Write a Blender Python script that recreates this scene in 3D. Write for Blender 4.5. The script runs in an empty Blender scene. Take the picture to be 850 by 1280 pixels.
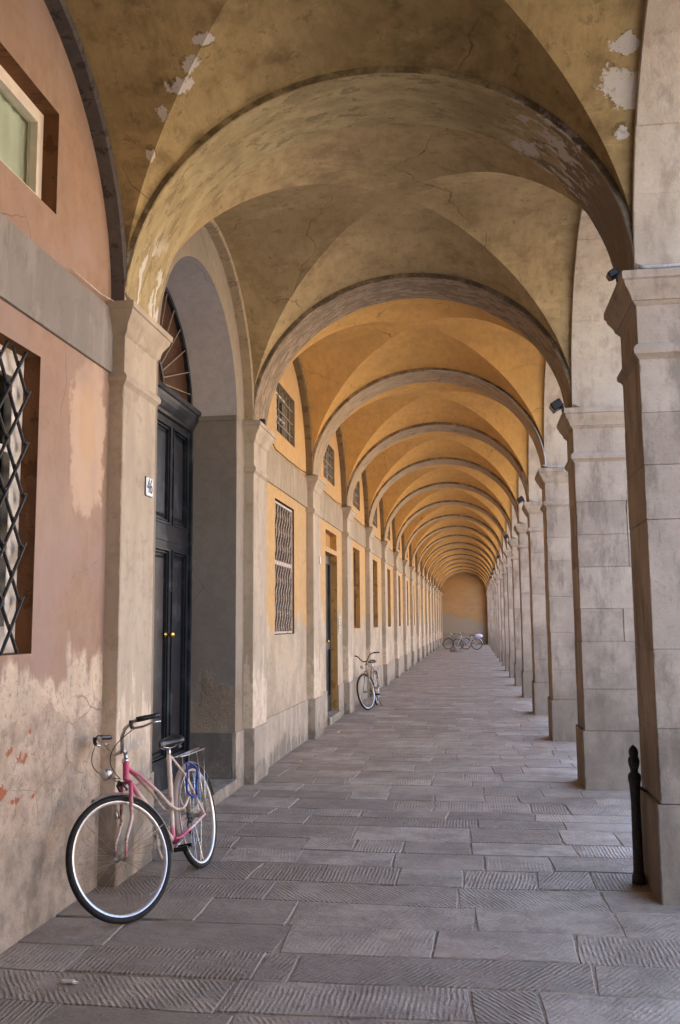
import bpy, math, random
from mathutils import Vector, Matrix, noise as mnoise
R_ = math.radians
random.seed(7)
SC = bpy.context.scene
COL = SC.collection
pi = math.pi

# ------------------------------------------------------------------ constants
Y0, BAY, PD = 5.836, 3.7669, 0.64          # first pillar, bay length, pillar depth
XW, XP, XR = -2.415, -2.31, 1.072          # wall face, pilaster face, pillar face
ZS = 3.84                                  # springing
NB = 17                                    # last pillar index
XC, AX = (XP + XR) / 2, (XR - XP) / 2      # transverse arch centre and half span
BY = (BAY - PD) / 2                        # half clear span along the corridor
YEND = Y0 + NB * BAY + PD
def yc(n): return Y0 + n * BAY + PD + BY   # centre of bay n
ORD = ['first', 'second', 'third', 'fourth', 'fifth', 'sixth', 'seventh', 'eighth', 'ninth', 'tenth', 'eleventh',
       'twelfth', 'thirteenth', 'fourteenth', 'fifteenth', 'sixteenth', 'seventeenth', 'eighteenth']

# ------------------------------------------------------------------ mesh builder
class MB:
    def __init__(s): s.v = []; s.f = []; s.t = []; s.uv = {}
    def add(s, vs, fs, tone=0.5):
        o = len(s.v)
        s.v += [tuple(v) for v in vs]
        s.t += (list(tone) if isinstance(tone, (list, tuple)) else [tone] * len(vs))
        s.f += [tuple(i + o for i in f) for f in fs]
        return o
    def box(s, x0, x1, y0, y1, z0, z1, tone=0.5):
        vs = [(x, y, z) for z in (z0, z1) for y in (y0, y1) for x in (x0, x1)]
        s.add(vs, [(0, 2, 3, 1), (4, 5, 7, 6), (0, 1, 5, 4), (2, 6, 7, 3), (0, 4, 6, 2), (1, 3, 7, 5)], tone)
    def rbox(s, x0, x1, y0, y1, z0, z1, c=0.006, jit=0.003, step=0.035, tone=0.5, rnd=random):
        """chamfered block with worn, uneven vertical edges"""
        n = max(1, int((z1 - z0) / step)); rings = []
        def ring(z, cc, inset):
            r = []
            X0, X1, Y0_, Y1_ = x0 + inset, x1 - inset, y0 + inset, y1 - inset
            for (px, py, sx, sy, first) in ((X0, Y0_, 1, 1, 'y'), (X1, Y0_, -1, 1, 'x'), (X1, Y1_, -1, -1, 'y'), (X0, Y1_, 1, -1, 'x')):
                k = cc * (0.75 + .5 * rnd.random()) + jit * 2.2 * rnd.random() ** 7 * 2
                a = (px, py + sy * k, z); b = (px + sx * k, py, z)
                r += [a, b] if first == 'y' else [b, a]
            return r
        rings.append(ring(z0, c, c * .8))
        for i in range(n + 1):
            rings.append(ring(z0 + c * .8 + (z1 - z0 - 1.6 * c) * i / n, c, 0))
        rings.append(ring(z1, c, c * .8))
        vs = [p for r in rings for p in r]; fs = []
        for i in range(len(rings) - 1):
            for j in range(8):
                a = i * 8 + j; b = i * 8 + (j + 1) % 8
                fs.append((a, b, b + 8, a + 8))
        fs.append(tuple(reversed(range(8)))); L = (len(rings) - 1) * 8
        fs.append(tuple(range(L, L + 8)))
        s.add(vs, fs, tone)
    def loft_rect(s, x0, x1, y0, y1, prof, tone=0.5):
        """moulding round a rectangle: prof = [(outward offset, z)]"""
        vs = []; fs = []
        for (o, z) in prof:
            vs += [(x0 - o, y0 - o, z), (x1 + o, y0 - o, z), (x1 + o, y1 + o, z), (x0 - o, y1 + o, z)]
        for i in range(len(prof) - 1):
            for j in range(4):
                a = i * 4 + j; b = i * 4 + (j + 1) % 4
                fs.append((a, b, b + 4, a + 4))
        fs.append((3, 2, 1, 0)); L = (len(prof) - 1) * 4
        fs.append((L, L + 1, L + 2, L + 3))
        s.add(vs, fs, tone)
    def tube(s, pts, r, seg=8, tones=None, closed=False, cap=True):
        pts = [Vector(p) for p in pts]; n = len(pts)
        rr = r if isinstance(r, (list, tuple)) else [r] * n
        tn = tones or [0.5] * n
        up = None; vs = []; ts = []; fs = []
        for i in range(n):
            if closed: d = pts[(i + 1) % n] - pts[i - 1]
            else: d = pts[min(i + 1, n - 1)] - pts[max(i - 1, 0)]
            d.normalize()
            if up is None:
                up = Vector((0, 0, 1)) if abs(d.z) < .9 else Vector((1, 0, 0))
            a = up - d * up.dot(d)
            if a.length < 1e-6: a = d.orthogonal()
            a.normalize(); b = d.cross(a); up = a
            for k in range(seg):
                t = 2 * pi * k / seg
                vs.append(pts[i] + (a * math.cos(t) + b * math.sin(t)) * rr[i]); ts.append(tn[i])
        m = n if closed else n - 1
        for i in range(m):
            for k in range(seg):
                p = i * seg + k; q = i * seg + (k + 1) % seg
                p2 = ((i + 1) % n) * seg + k; q2 = ((i + 1) % n) * seg + (k + 1) % seg
                fs.append((p, q, q2, p2))
        if cap and not closed:
            fs.append(tuple(reversed(range(seg)))); fs.append(tuple(range((n - 1) * seg, n * seg)))
        s.add(vs, fs, ts)
    def lathe(s, c, prof, axis='z', seg=16, tone=0.5):
        """prof = [(radius, height)] round an axis through c"""
        vs = []; fs = []
        for (r, h) in prof:
            for k in range(seg):
                t = 2 * pi * k / seg; a, b = r * math.cos(t), r * math.sin(t)
                p = {'z': (a, b, h), 'y': (b, h, a), 'x': (h, a, b)}[axis]
                vs.append((c[0] + p[0], c[1] + p[1], c[2] + p[2]))
        for i in range(len(prof) - 1):
            for k in range(seg):
                a = i * seg + k; b = i * seg + (k + 1) % seg
                fs.append((a, b, b + seg, a + seg))
        fs.append(tuple(reversed(range(seg)))); L = (len(prof) - 1) * seg
        fs.append(tuple(range(L, L + seg)))
        s.add(vs, fs, tone)
    def xf(s, M):
        s.v = [tuple(M @ Vector(v)) for v in s.v]; return s
    def build(s, name, mat, parent=None, smooth=False, angle=None):
        me = bpy.data.meshes.new(name); me.from_pydata(s.v, [], s.f)
        at = me.attributes.new('tone', 'FLOAT', 'POINT'); at.data.foreach_set('value', s.t)
        me.materials.append(mat); me.validate(); me.update()
        if smooth or angle is not None:
            me.polygons.foreach_set('use_smooth', [True] * len(me.polygons))
        if angle is not None:
            me.set_sharp_from_angle(angle=R_(angle))
        o = bpy.data.objects.new(name, me); COL.objects.link(o)
        if parent is not None: o.parent = parent
        return o

def tag(o, label=None, cat=None, group=None, kind=None):
    if label: o['label'] = label
    if cat: o['category'] = cat
    if group: o['group'] = group
    if kind: o['kind'] = kind
    return o
def empty(name, loc=(0, 0, 0), rz=0):
    o = bpy.data.objects.new(name, None); COL.objects.link(o); o.location = loc; o.rotation_euler = (0, 0, rz)
    o.empty_display_size = .1
    return o
def lab(o, t): o['label'] = t; return o

# ------------------------------------------------------------------ materials
class N:
    def __init__(s, name, rough=0.85, metal=0.0, spec=0.3):
        s.m = bpy.data.materials.new(name); s.m.use_nodes = True
        s.nt = s.m.node_tree; s.b = s.nt.nodes['Principled BSDF']
        s.b.inputs['Roughness'].default_value = rough; s.b.inputs['Metallic'].default_value = metal
        s.b.inputs['Specular IOR Level'].default_value = spec
        s.pos = s.nt.nodes.new('ShaderNodeNewGeometry').outputs['Position']
    def n(s, t, **k):
        nd = s.nt.nodes.new(t)
        for a, b in k.items(): setattr(nd, a, b)
        return nd
    def put(s, inp, v):
        if hasattr(v, 'is_linked') or isinstance(v, bpy.types.NodeSocket): s.nt.links.new(v, inp)
        elif isinstance(v, (tuple, list)) and len(v) == 3 and inp.type == 'RGBA': inp.default_value = (*v, 1)
        else: inp.default_value = v
    def obj(s): return s.n('ShaderNodeTexCoord').outputs['Object']
    def attr(s, name='tone'): return s.n('ShaderNodeAttribute', attribute_name=name).outputs['Fac']
    def scale(s, v, sc, rot=(0, 0, 0), loc=(0, 0, 0)):
        m = s.n('ShaderNodeMapping'); s.put(m.inputs['Vector'], v)
        m.inputs['Scale'].default_value = sc; m.inputs['Rotation'].default_value = rot; m.inputs['Location'].default_value = loc
        return m.outputs['Vector']
    def noise(s, sc=1., det=4, ro=.55, v=None, dist=0., col=False):
        t = s.n('ShaderNodeTexNoise'); s.put(t.inputs['Vector'], v if v is not None else s.pos)
        t.inputs['Scale'].default_value = sc; t.inputs['Detail'].default_value = det
        t.inputs['Roughness'].default_value = ro; t.inputs['Distortion'].default_value = dist
        return t.outputs['Color'] if col else t.outputs['Fac']
    def m_(s, op, a, b=None, c=None):
        t = s.n('ShaderNodeMath', operation=op); s.put(t.inputs[0], a)
        if b is not None: s.put(t.inputs[1], b)
        if c is not None: s.put(t.inputs[2], c)
        return t.outputs[0]
    def vm(s, op, a, b=None):
        t = s.n('ShaderNodeVectorMath', operation=op); s.put(t.inputs[0], a)
        if b is not None: s.put(t.inputs[1], b)
        return t.outputs['Value'] if op in ('LENGTH', 'DISTANCE', 'DOT_PRODUCT') else t.outputs['Vector']
    def step(s, v, lo, hi, a=0., b=1.):
        t = s.n('ShaderNodeMapRange', interpolation_type='SMOOTHSTEP'); s.put(t.inputs['Value'], v)
        t.inputs['From Min'].default_value = lo; t.inputs['From Max'].default_value = hi
        t.inputs['To Min'].default_value = a; t.inputs['To Max'].default_value = b
        return t.outputs['Result']
    def mix(s, f, a, b, mode='MIX'):
        t = s.n('ShaderNodeMix', data_type='RGBA', blend_type=mode); s.put(t.inputs[0], f)
        s.put(t.inputs[6], a); s.put(t.inputs[7], b); return t.outputs[2]
    def sep(s, v=None):
        t = s.n('ShaderNodeSeparateXYZ'); s.put(t.inputs[0], v if v is not None else s.pos); return t.outputs
    def vor(s, sc, v=None, feat='DISTANCE_TO_EDGE'):
        t = s.n('ShaderNodeTexVoronoi', feature=feat); s.put(t.inputs['Vector'], v if v is not None else s.pos)
        t.inputs['Scale'].default_value = sc; return t.outputs['Distance']
    def warp(s, amt=.1, sc=2., v=None):
        c = s.noise(sc, 3, .5, v, col=True)
        a = s.vm('SUBTRACT', c, (.5, .5, .5)); k = s.n('ShaderNodeVectorMath', operation='SCALE'); s.put(k.inputs[0], a)
        k.inputs['Scale'].default_value = amt
        return s.vm('ADD', v if v is not None else s.pos, k.outputs[0])
    def cracks(s, sc=.6, w=.006, warp=.5, keep=.5):
        d = s.vor(sc, s.warp(warp, 1.6)); line = s.step(d, 0, w, 1, 0)
        gate = s.step(s.noise(.7, 2, .5, s.scale(s.pos, (1, 1, 1), loc=(7, 3, 1))), keep, keep + .08)
        return s.m_('MULTIPLY', line, gate)
    def blob(s, c, r, wob=.35, sc=6., k=(1, 1, 1), soft=.06):
        d = s.vm('SUBTRACT', s.pos, c); d = s.vm('MULTIPLY', d, k); L = s.vm('LENGTH', d)
        v = s.m_('MULTIPLY_ADD', L, -1 / r, 1.); nz = s.noise(.55 / r, 6, .68)
        v = s.m_('ADD', v, s.m_('MULTIPLY', s.m_('SUBTRACT', nz, .5), 2 + wob * 5))
        return s.m_('MULTIPLY', s.step(v, .28 - soft, .28 + soft), s.step(L, r * 1.35, r * 1.75, 1, 0))
    def bump(s, h, strength=.5, dist=.01, prev=None):
        b = s.n('ShaderNodeBump'); s.put(b.inputs['Height'], h)
        b.inputs['Strength'].default_value = strength; b.inputs['Distance'].default_value = dist
        if prev is not None: s.put(b.inputs['Normal'], prev)
        return b.outputs['Normal']
    def done(s, col=None, nrm=None, rough=None):
        if col is not None: s.put(s.b.inputs['Base Color'], col)
        if nrm is not None: s.put(s.b.inputs['Normal'], nrm)
        if rough is not None: s.put(s.b.inputs['Roughness'], rough)
        return s.m

def mulv(c, k): return tuple(x * k for x in c)

def simple(name, col, rough=.6, metal=0., var=.25, sc=30., spec=.3, bump=.0, dirt=None):
    s = N(name, rough, metal, spec)
    v = s.noise(sc, 4, .6, s.obj()); c = s.mix(s.step(v, .3, .7), mulv(col, 1 - var), mulv(col, 1 + var * .6))
    if dirt:
        c = s.mix(s.step(s.noise(sc * .4, 5, .65, s.obj()), .5, .68), c, dirt)
    nr = s.bump(v, bump, .004) if bump else None
    return s.done(c, nr)

def wall_mat(name, top, top2, low=(.50, .41, .31), zb=1.75, patches=0.0, bricks=False, extra=None):
    s = N(name, .92, 0, .15); X, Y, Z = s.sep()[:3]
    big = s.noise(.9, 5, .6); fine = s.noise(9, 5, .65)
    c = s.mix(s.step(big, .35, .65), top, top2)
    c = s.mix(s.step(fine, .35, .68, 0, .5), c, mulv(top, .72))
    c = s.mix(s.step(s.noise(55, 4, .8), .52, .7, 0, .45), c, mulv(top, .62))
    streak = s.noise(1, 5, .6, s.scale(s.pos, (6, 6, .7)))
    c = s.mix(s.step(streak, .5, .75, 0, .4), c, mulv(top2, 1.12))
    if extra: c = extra(s, c)
    # lower part: salt-bleached plaster with a ragged upper edge, then scraped render
    sp = s.noise(1, 5, .6, s.scale(s.pos, (2.2, 2.2, 1.15)))
    zz = s.m_('ADD', Z, s.m_('MULTIPLY', s.m_('SUBTRACT', sp, .5), -1.9))
    lowm = s.step(zz, zb - .10, zb + .08, 1, 0)
    lc = s.mix(s.step(s.noise(2.2, 6, .65), .35, .65), mulv(low, .86), mulv(low, 1.14))
    lc = s.mix(s.step(s.noise(14, 6, .7), .5, .72, 0, .5), lc, mulv(low, .62))
    if bricks:
        rough2 = s.step(s.m_('ADD', Z, s.m_('MULTIPLY', s.noise(2.5, 4, .6), .8)), 1.50, 1.56, 1, 0)
        lc = s.mix(s.m_('MULTIPLY', rough2, .75), lc, s.mix(s.step(s.noise(7, 5, .7), .35, .65), (.34, .25, .18), (.56, .44, .33)))
        for (cy, cz, rr, kk) in ((4.55, .80, .035, 1), (4.78, .95, .045, 1), (4.62, 1.0, .022, 1), (4.25, .48, .032, 1), (4.66, .74, .018, 1), (4.72, .735, .02, 1),
                             (4.9, .73, .016, 1), (4.35, .6, .015, 1), (4.85, 1.08, .015, 1), (4.5, .62, .016, 1)):
            lc = s.mix(s.blob((XW, cy, cz), rr * 1.5, .45, 14., (1, .8, 1.25)), lc, s.mix(s.step(s.noise(30, 4, .7), .4, .65), (.46, .15, .07), (.30, .13, .08)))
        lc = s.mix(s.step(s.noise(19, 6, .78), .54, .64, 0, .6), lc, (.22, .165, .12)); lc = s.mix(s.step(s.noise(6, 6, .75, s.scale(s.pos, (1, 1, 1), loc=(2, 8, 4))), .55, .63, 0, .6), lc, (.62, .53, .42))
        cr = s.cracks(2.6, .010, .35, .42); lc = s.mix(s.m_('MULTIPLY', cr, .55), lc, (.16, .12, .09))
        lc = s.mix(s.blob((XW, 4.0, .78), .17, .5, 6, (1, .7, 1.6)), lc, (.6, .53, .43))
    c = s.mix(lowm, c, lc)
    # damp grey foot
    gz = s.m_('ADD', Z, s.m_('MULTIPLY', s.m_('SUBTRACT', s.noise(2.4, 5, .65), .5), 1.1))
    g = s.step(gz, .28, .62, .8, 0)
    c = s.mix(g, c, s.mix(s.step(s.noise(5, 5, .7), .4, .6), (.26, .215, .165), (.44, .36, .275)))
    c = s.mix(s.m_('MULTIPLY', s.cracks(.55, .004, .5, .52), .6), c, mulv(top, .35))
    h = s.m_('ADD', s.m_('MULTIPLY', s.noise(16, 6, .75), s.m_('MULTIPLY_ADD', lowm, 1.5, .3)), s.m_('MULTIPLY', lowm, -.25))
    h = s.m_('ADD', h, s.m_('MULTIPLY', s.noise(3, 3, .5), .5))
    return s.done(c, s.bump(h, .75, .018))

def vault_mat(name, a, b, dark, stain=.5, near=False):
    s = N(name, .9, 0, .15)
    c = s.mix(s.step(s.noise(.8, 5, .6), .35, .65), a, b)
    c = s.mix(s.step(s.noise(3.2, 6, .7), .46, .72, 0, stain), c, dark)
    fine = s.noise(1, 5, .7, s.scale(s.pos, (14, 5, 5)))
    c = s.mix(s.step(fine, .4, .7, 0, .5), c, mulv(b, .75))
    c = s.mix(s.step(s.noise(26, 4, .7), .66, .74, 0, .4), c, mulv(a, .5))
    cr = s.cracks(.42, .0045, .6, .42)
    c = s.mix(s.m_('MULTIPLY', cr, s.step(s.noise(5, 3, .6), .3, .7, .1, .75)), c, mulv(dark, .5))
    if near:
        for (p, r, k) in (((1.02, 5.47, 4.90), .15, (1, 1.7, .75)), ((.99, 5.30, 5.07), .07, (1, 1, 1)), ((.99, 5.63, 4.71), .055, (1, 1.8, .7)), ((1.05, 5.5, 4.78), .09, (1, 1.5, 1)),
                          ((-1.68, 5.25, 5.17), .05, (.6, .9, .8)), ((-1.56, 5.15, 5.25), .04, (.5, .7, 1)), ((-1.77, 5.33, 5.09), .05, (.6, .9, .8)),
                          ((-1.93, 5.44, 4.98), .035, (.7, .7, 1)), ((-2.05, 5.59, 4.78), .035, (1, 1, .6))):
            c = s.mix(s.m_('MULTIPLY', s.blob(p, r * 1.22, .4, 7., k, .12), .6), c, (.09, .06, .03)); c = s.mix(s.blob(p, r * 1.15, .4, 7., k), c, (.5, .45, .4))  # darker ring is edge shading painted round each pale peeled patch
    if stain > .6:
        st1 = s.noise(1, 6, .7, s.scale(s.pos, (2.2, 2.2, 9), loc=(4, 1, 2))); c = s.mix(s.step(st1, .5, .68, 0, .45), c, mulv(a, 1.25))
        c = s.mix(s.step(s.noise(7, 6, .75, s.scale(s.pos, (1, 1, 1), loc=(9, 9, 9))), .56, .66, 0, .5), c, mulv(dark, .9))
    h = s.m_('ADD', s.noise(5, 5, .6), s.m_('MULTIPLY', s.noise(30, 4, .7), .35))
    h = s.m_('SUBTRACT', h, s.m_('MULTIPLY', cr, .5))
    return s.done(c, s.bump(h, .45, .015))

def rib_mat(name, a, b, peel=None, peelc=(.58, .54, .47), amt=.62, blobs=(), bare=False, edge=None):
    s = N(name, .9, 0, .15)
    st = s.scale(s.warp(.12, 3), (1.7, 4.2, 1.7))
    c = s.mix(s.step(s.noise(2.2, 6, .65, st), .38, .62), a, b)
    c = s.mix(s.step(s.noise(3.4, 6, .7, st), amt - .06, amt - .035, 0, .75), c, mulv(a, .5)); c = s.mix(s.step(s.noise(2., 5, .7), .5, .68, 0, .5), c, mulv(b, .7))
    if peel is not None:
        X, Y, Z = s.sep()[:3]
        m = s.m_('MULTIPLY', s.step(s.noise(7, 6, .65, s.scale(s.pos, (1, 1, .35))), .53, .55), s.step(Z, peel - .25, peel + .1, 1, 0))
        c = s.mix(m, c, peelc)
    for (p, r, k, col) in blobs:
        c = s.mix(s.blob(p, r, .5, 7., k), c, col)
    c = s.mix(s.step(s.noise(40, 4, .7), .55, .75, 0, .45), c, mulv(a, .6))
    if bare:
        X, Y, Z = s.sep()[:3]
        xx = s.m_('ADD', X, s.m_('MULTIPLY', s.m_('SUBTRACT', s.noise(3.2, 6, .7, st), .5), 1.5))
        c = s.mix(s.step(xx, .62, .68, 0, .85), c, (.17, .135, .11))
        wm = s.m_('MULTIPLY', s.step(s.noise(4.5, 6, .65, st), .535, .55), s.m_('MULTIPLY', s.step(X, .25, .45), s.step(X, .75, .95, 1, 0)))
        c = s.mix(wm, c, (.50, .46, .41))
        for (p, r, k, col) in blobs: c = s.mix(s.blob(p, r, .5, 7., k), c, col)
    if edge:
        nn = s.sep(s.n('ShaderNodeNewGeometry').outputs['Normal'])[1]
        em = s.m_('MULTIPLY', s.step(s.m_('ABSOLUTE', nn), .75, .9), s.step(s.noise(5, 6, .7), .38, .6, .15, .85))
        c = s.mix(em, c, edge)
    h = s.m_('ADD', s.noise(6, 6, .65), s.m_('MULTIPLY', s.noise(30, 4, .7), .3))
    return s.done(c, s.bump(h, .6, .02))

def stone_mat(name, a, b, dark, base=True):
    """ashlar: tone attribute shifts each block, plus blotches, pits and veins"""
    s = N(name, .85, 0, .2); X, Y, Z = s.sep()[:3]
    t = s.attr()
    c = s.mix(t, a, b)
    c = s.mix(s.step(s.noise(2.6, 6, .65), .4, .66, 0, .7), c, mulv(b, 1.16))
    c = s.mix(s.step(s.noise(1, 6, .7, s.scale(s.pos, (5, 5, 1.6))), .46, .66, 0, .75), c, dark)
    c = s.mix(s.step(s.noise(38, 5, .8), .52, .72, 0, .4), c, mulv(dark, .8))
    if base:
        g = s.step(s.m_('ADD', Z, s.m_('MULTIPLY', s.m_('SUBTRACT', s.noise(3, 5, .65), .5), 1.6)), .4, 1.5, .55, 0)
        c = s.mix(g, c, mulv(dark, .85))
    pit = s.step(s.vor(38, s.warp(.03, 8), 'F1'), .0, .18, 1, 0)
    pitm = s.m_('MULTIPLY', pit, s.step(s.noise(6, 3, .5), .55, .62))
    c = s.mix(s.m_('MULTIPLY', pitm, .5), c, mulv(dark, .4))
    h = s.m_('ADD', s.noise(9, 6, .65), s.m_('MULTIPLY', s.noise(60, 5, .75), .35))
    h = s.m_('SUBTRACT', h, s.m_('MULTIPLY', pitm, .6))
    return s.done(c, s.bump(h, .55, .012))

def pil_mat(name, a, b, dark, zlow=1.1):
    s = N(name, .88, 0, .2); X, Y, Z = s.sep()[:3]
    c = s.mix(s.step(s.noise(1, 5, .6, s.scale(s.pos, (4, 4, .8))), .35, .65), a, b)
    c = s.mix(s.step(s.noise(5, 6, .75), .48, .7, 0, .6), c, dark)
    sp = s.noise(1, 5, .65, s.scale(s.pos, (6, 6, 1.6)))
    zz = s.m_('ADD', Z, s.m_('MULTIPLY', s.m_('SUBTRACT', sp, .5), -1.8))
    c = s.mix(s.step(zz, zlow - .03, zlow + .03, .85, 0), c, s.mix(s.step(s.noise(9, 5, .7), .4, .6), (.50, .395, .285), (.66, .54, .41)))
    if zlow > 0:
        g = s.step(s.m_('ADD', Z, s.m_('MULTIPLY', s.noise(5, 5, .65), .35)), .55, .82, .55, 0)
        c = s.mix(g, c, (.25, .215, .18))
    else:
        g = s.step(s.m_('ADD', Z, s.m_('MULTIPLY', s.m_('SUBTRACT', s.noise(4, 6, .7), .5), 1.3)), .02, .3, .75, 0)
        c = s.mix(g, c, mulv(dark, .85)); c = s.mix(s.step(s.noise(1, 6, .7, s.scale(s.pos, (5, 5, 1.5), loc=(3, 3, 3))), .5, .62, 0, .6), c, mulv(a, 1.25))
    c = s.mix(s.step(s.noise(60, 4, .75), .62, .72, 0, .5), c, mulv(dark, .7))
    h = s.m_('ADD', s.noise(7, 6, .65), s.m_('MULTIPLY', s.noise(50, 4, .7), .25))
    return s.done(c, s.bump(h, .5, .012))

def pink_extra(s, c):
    P = (XW, 5.35, 2.75)
    c = s.mix(s.m_('MULTIPLY', s.blob((XW, 5.50, 2.83), .52, .12, 3., (1, 1.6, .68), .07), .85), c, (.55, .39, .27))
    c = s.mix(s.m_('MULTIPLY', s.blob((XW, 5.50, 2.9), .3, -.1, 4., (1, 1.7, .6), .2), .5), c, (.52, .34, .19))
    c = s.mix(s.m_('MULTIPLY', s.step(s.noise(1.3, 4, .6, s.scale(s.pos, (1, 1, 1), loc=(3, 3, 3))), .42, .66), .8), c, (.36, .25, .20)); c = s.mix(s.step(s.noise(1, 5, .65, s.scale(s.pos, (3, 3, 1.1), loc=(5, 5, 5))), .5, .7, 0, .5), c, (.42, .30, .22))
    return c

MT = {}
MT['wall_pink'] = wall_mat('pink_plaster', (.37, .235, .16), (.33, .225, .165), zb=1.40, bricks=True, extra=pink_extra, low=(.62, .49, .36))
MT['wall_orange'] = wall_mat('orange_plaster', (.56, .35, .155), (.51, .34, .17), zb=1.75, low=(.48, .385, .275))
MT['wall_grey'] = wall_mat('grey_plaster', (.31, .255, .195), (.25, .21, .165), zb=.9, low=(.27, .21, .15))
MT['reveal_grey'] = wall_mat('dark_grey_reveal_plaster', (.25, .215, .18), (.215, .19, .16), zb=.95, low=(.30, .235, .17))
MT['soffit_lilac'] = wall_mat('bluish_grey_render', (.56, .52, .51), (.46, .43, .425), zb=-2)
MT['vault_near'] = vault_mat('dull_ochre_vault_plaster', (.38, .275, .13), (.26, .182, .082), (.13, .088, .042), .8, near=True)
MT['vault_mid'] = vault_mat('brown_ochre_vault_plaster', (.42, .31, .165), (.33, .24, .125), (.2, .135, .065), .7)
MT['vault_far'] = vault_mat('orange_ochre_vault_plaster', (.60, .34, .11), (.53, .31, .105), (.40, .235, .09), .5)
W_ = (.52, .48, .43)
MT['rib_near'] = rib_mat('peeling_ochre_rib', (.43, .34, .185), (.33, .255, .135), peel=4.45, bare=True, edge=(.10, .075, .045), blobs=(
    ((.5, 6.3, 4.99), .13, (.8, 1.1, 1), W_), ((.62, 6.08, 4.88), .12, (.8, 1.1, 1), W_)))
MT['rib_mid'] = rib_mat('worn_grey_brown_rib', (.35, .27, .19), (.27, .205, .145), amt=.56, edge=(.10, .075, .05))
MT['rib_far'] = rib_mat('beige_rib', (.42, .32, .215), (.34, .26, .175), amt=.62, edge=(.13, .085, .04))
MT['form_slate'] = rib_mat('slate_grey_painted_rib', (.105, .09, .085), (.135, .115, .105))
MT['form_beige'] = rib_mat('beige_painted_rib', (.42, .33, .215), (.36, .28, .19))
MT['form_brown'] = rib_mat('brown_painted_rib', (.22, .15, .075), (.2, .14, .08))
MT['stone'] = stone_mat('grey_pink_sandstone', (.27, .21, .165), (.38, .305, .24), (.165, .13, .10))
MT['capstone'] = stone_mat('carved_sandstone', (.30, .237, .185), (.36, .288, .225), (.2, .155, .12), base=False)
MT['archstone'] = stone_mat('pale_sandstone', (.35, .285, .22), (.42, .35, .275), (.26, .205, .158), base=False)
MT['pil'] = pil_mat('beige_grey_pilaster_plaster', (.47, .385, .285), (.39, .315, .23), (.27, .21, .155))
MT['plinth'] = pil_mat('grey_plinth_stone', (.40, .33, .25), (.32, .265, .205), (.19, .16, .125), -1)
MT['plinth_dark'] = pil_mat('dark_grey_jamb_stone', (.16, .14, .12), (.12, .105, .09), (.30, .25, .19), -1)
MT['course'] = pil_mat('grey_string_course_plaster', (.27, .235, .205), (.235, .205, .18), (.18, .155, .135), -1)
MT['course_warm'] = pil_mat('beige_string_course_plaster', (.36, .29, .205), (.31, .25, .18), (.24, .19, .14), -1)
MT['reveal_brown'] = rib_mat('red_brown_reveal_plaster', (.20, .09, .04), (.15, .075, .038))
MT['reveal_orange'] = rib_mat('orange_reveal_plaster', (.48, .26, .08), (.42, .235, .085))
MT['reveal_beige'] = rib_mat('beige_reveal_plaster', (.34, .26, .17), (.28, .22, .15))
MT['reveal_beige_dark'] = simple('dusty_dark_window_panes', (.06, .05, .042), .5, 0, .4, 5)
MT['black_paint'] = simple('blue_black_door_paint', (.013, .0155, .021), .36, 0, .5, 12, .5, .15, dirt=(.05, .055, .065))
MT['brass'] = simple('brass', (.75, .48, .12), .22, 1, .1)
MT['iron'] = simple('dark_iron', (.045, .038, .036), .55, .4, .4, 40, .4, .3)
MT['iron_pale'] = simple('weathered_grey_iron', (.33, .29, .25), .6, .2, .3, 40)
MT['iron_pale2'] = simple('pale_grey_window_frame_paint', (.5, .43, .36), .6, 0, .3, 20, dirt=(.3, .23, .18))
MT['iron_brown'] = simple('brown_grey_grille_paint', (.36, .28, .21), .65, .1, .35, 30)
MT['white_paint'] = simple('old_white_paint', (.72, .64, .53), .6, 0, .18, 14, .3, .2, dirt=(.42, .36, .29))
MT['cream_paint'] = simple('cream_window_paint', (.80, .71, .60), .5, 0, .1, 8)
MT['shutter'] = simple('brown_shutter_paint', (.13, .062, .034), .6, 0, .3, 10)
MT['blind'] = simple('pale_green_curtain', (.92, .9, .80), .8, 0, .1, 3)
MT['curtain'] = simple('blue_grey_lace', (.22, .26, .30), .8, 0, .6, 60)
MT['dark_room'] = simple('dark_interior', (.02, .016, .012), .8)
MT['brown_glass'] = simple('brown_backing_boards', (.06, .026, .012), .5, 0, .3, 5)
MT['ceramic'] = simple('white_enamel', (.75, .73, .7), .25, 0, .05)
MT['ink'] = simple('blue_black_enamel', (.02, .02, .04), .3)
MT['rubber'] = simple('black_rubber', (.018, .017, .017), .75, 0, .4, 60)
MT['plastic'] = simple('black_vinyl', (.012, .012, .013), .32, 0, .3, 30, .5)
MT['chrome'] = simple('dull_chrome', (.55, .53, .50), .28, 1, .2, 40, dirt=(.3, .2, .13))
MT['alu'] = simple('brushed_aluminium_rim', (.72, .71, .69), .38, .6, .08, 40)
MT['steel'] = simple('dark_greasy_steel', (.10, .09, .085), .45, .7, .4, 50)
MT['tape'] = simple('blue_plastic_sleeve', (.01, .04, .32), .35, 0, .2)
MT['cable'] = simple('black_cable_sheath', (.02, .018, .018), .5)
MT['cable_grey'] = simple('pale_grey_cable', (.45, .45, .47), .5)
MT['lens'] = simple('lamp_glass', (.6, .6, .58), .12, .3, .1)
MT['bag'] = simple('lilac_white_cloth', (.62, .6, .78), .8, 0, .12, 20)
MT['rock'] = stone_mat('pale_rock', (.3, .27, .22), (.36, .32, .26), (.2, .17, .14))

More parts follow.
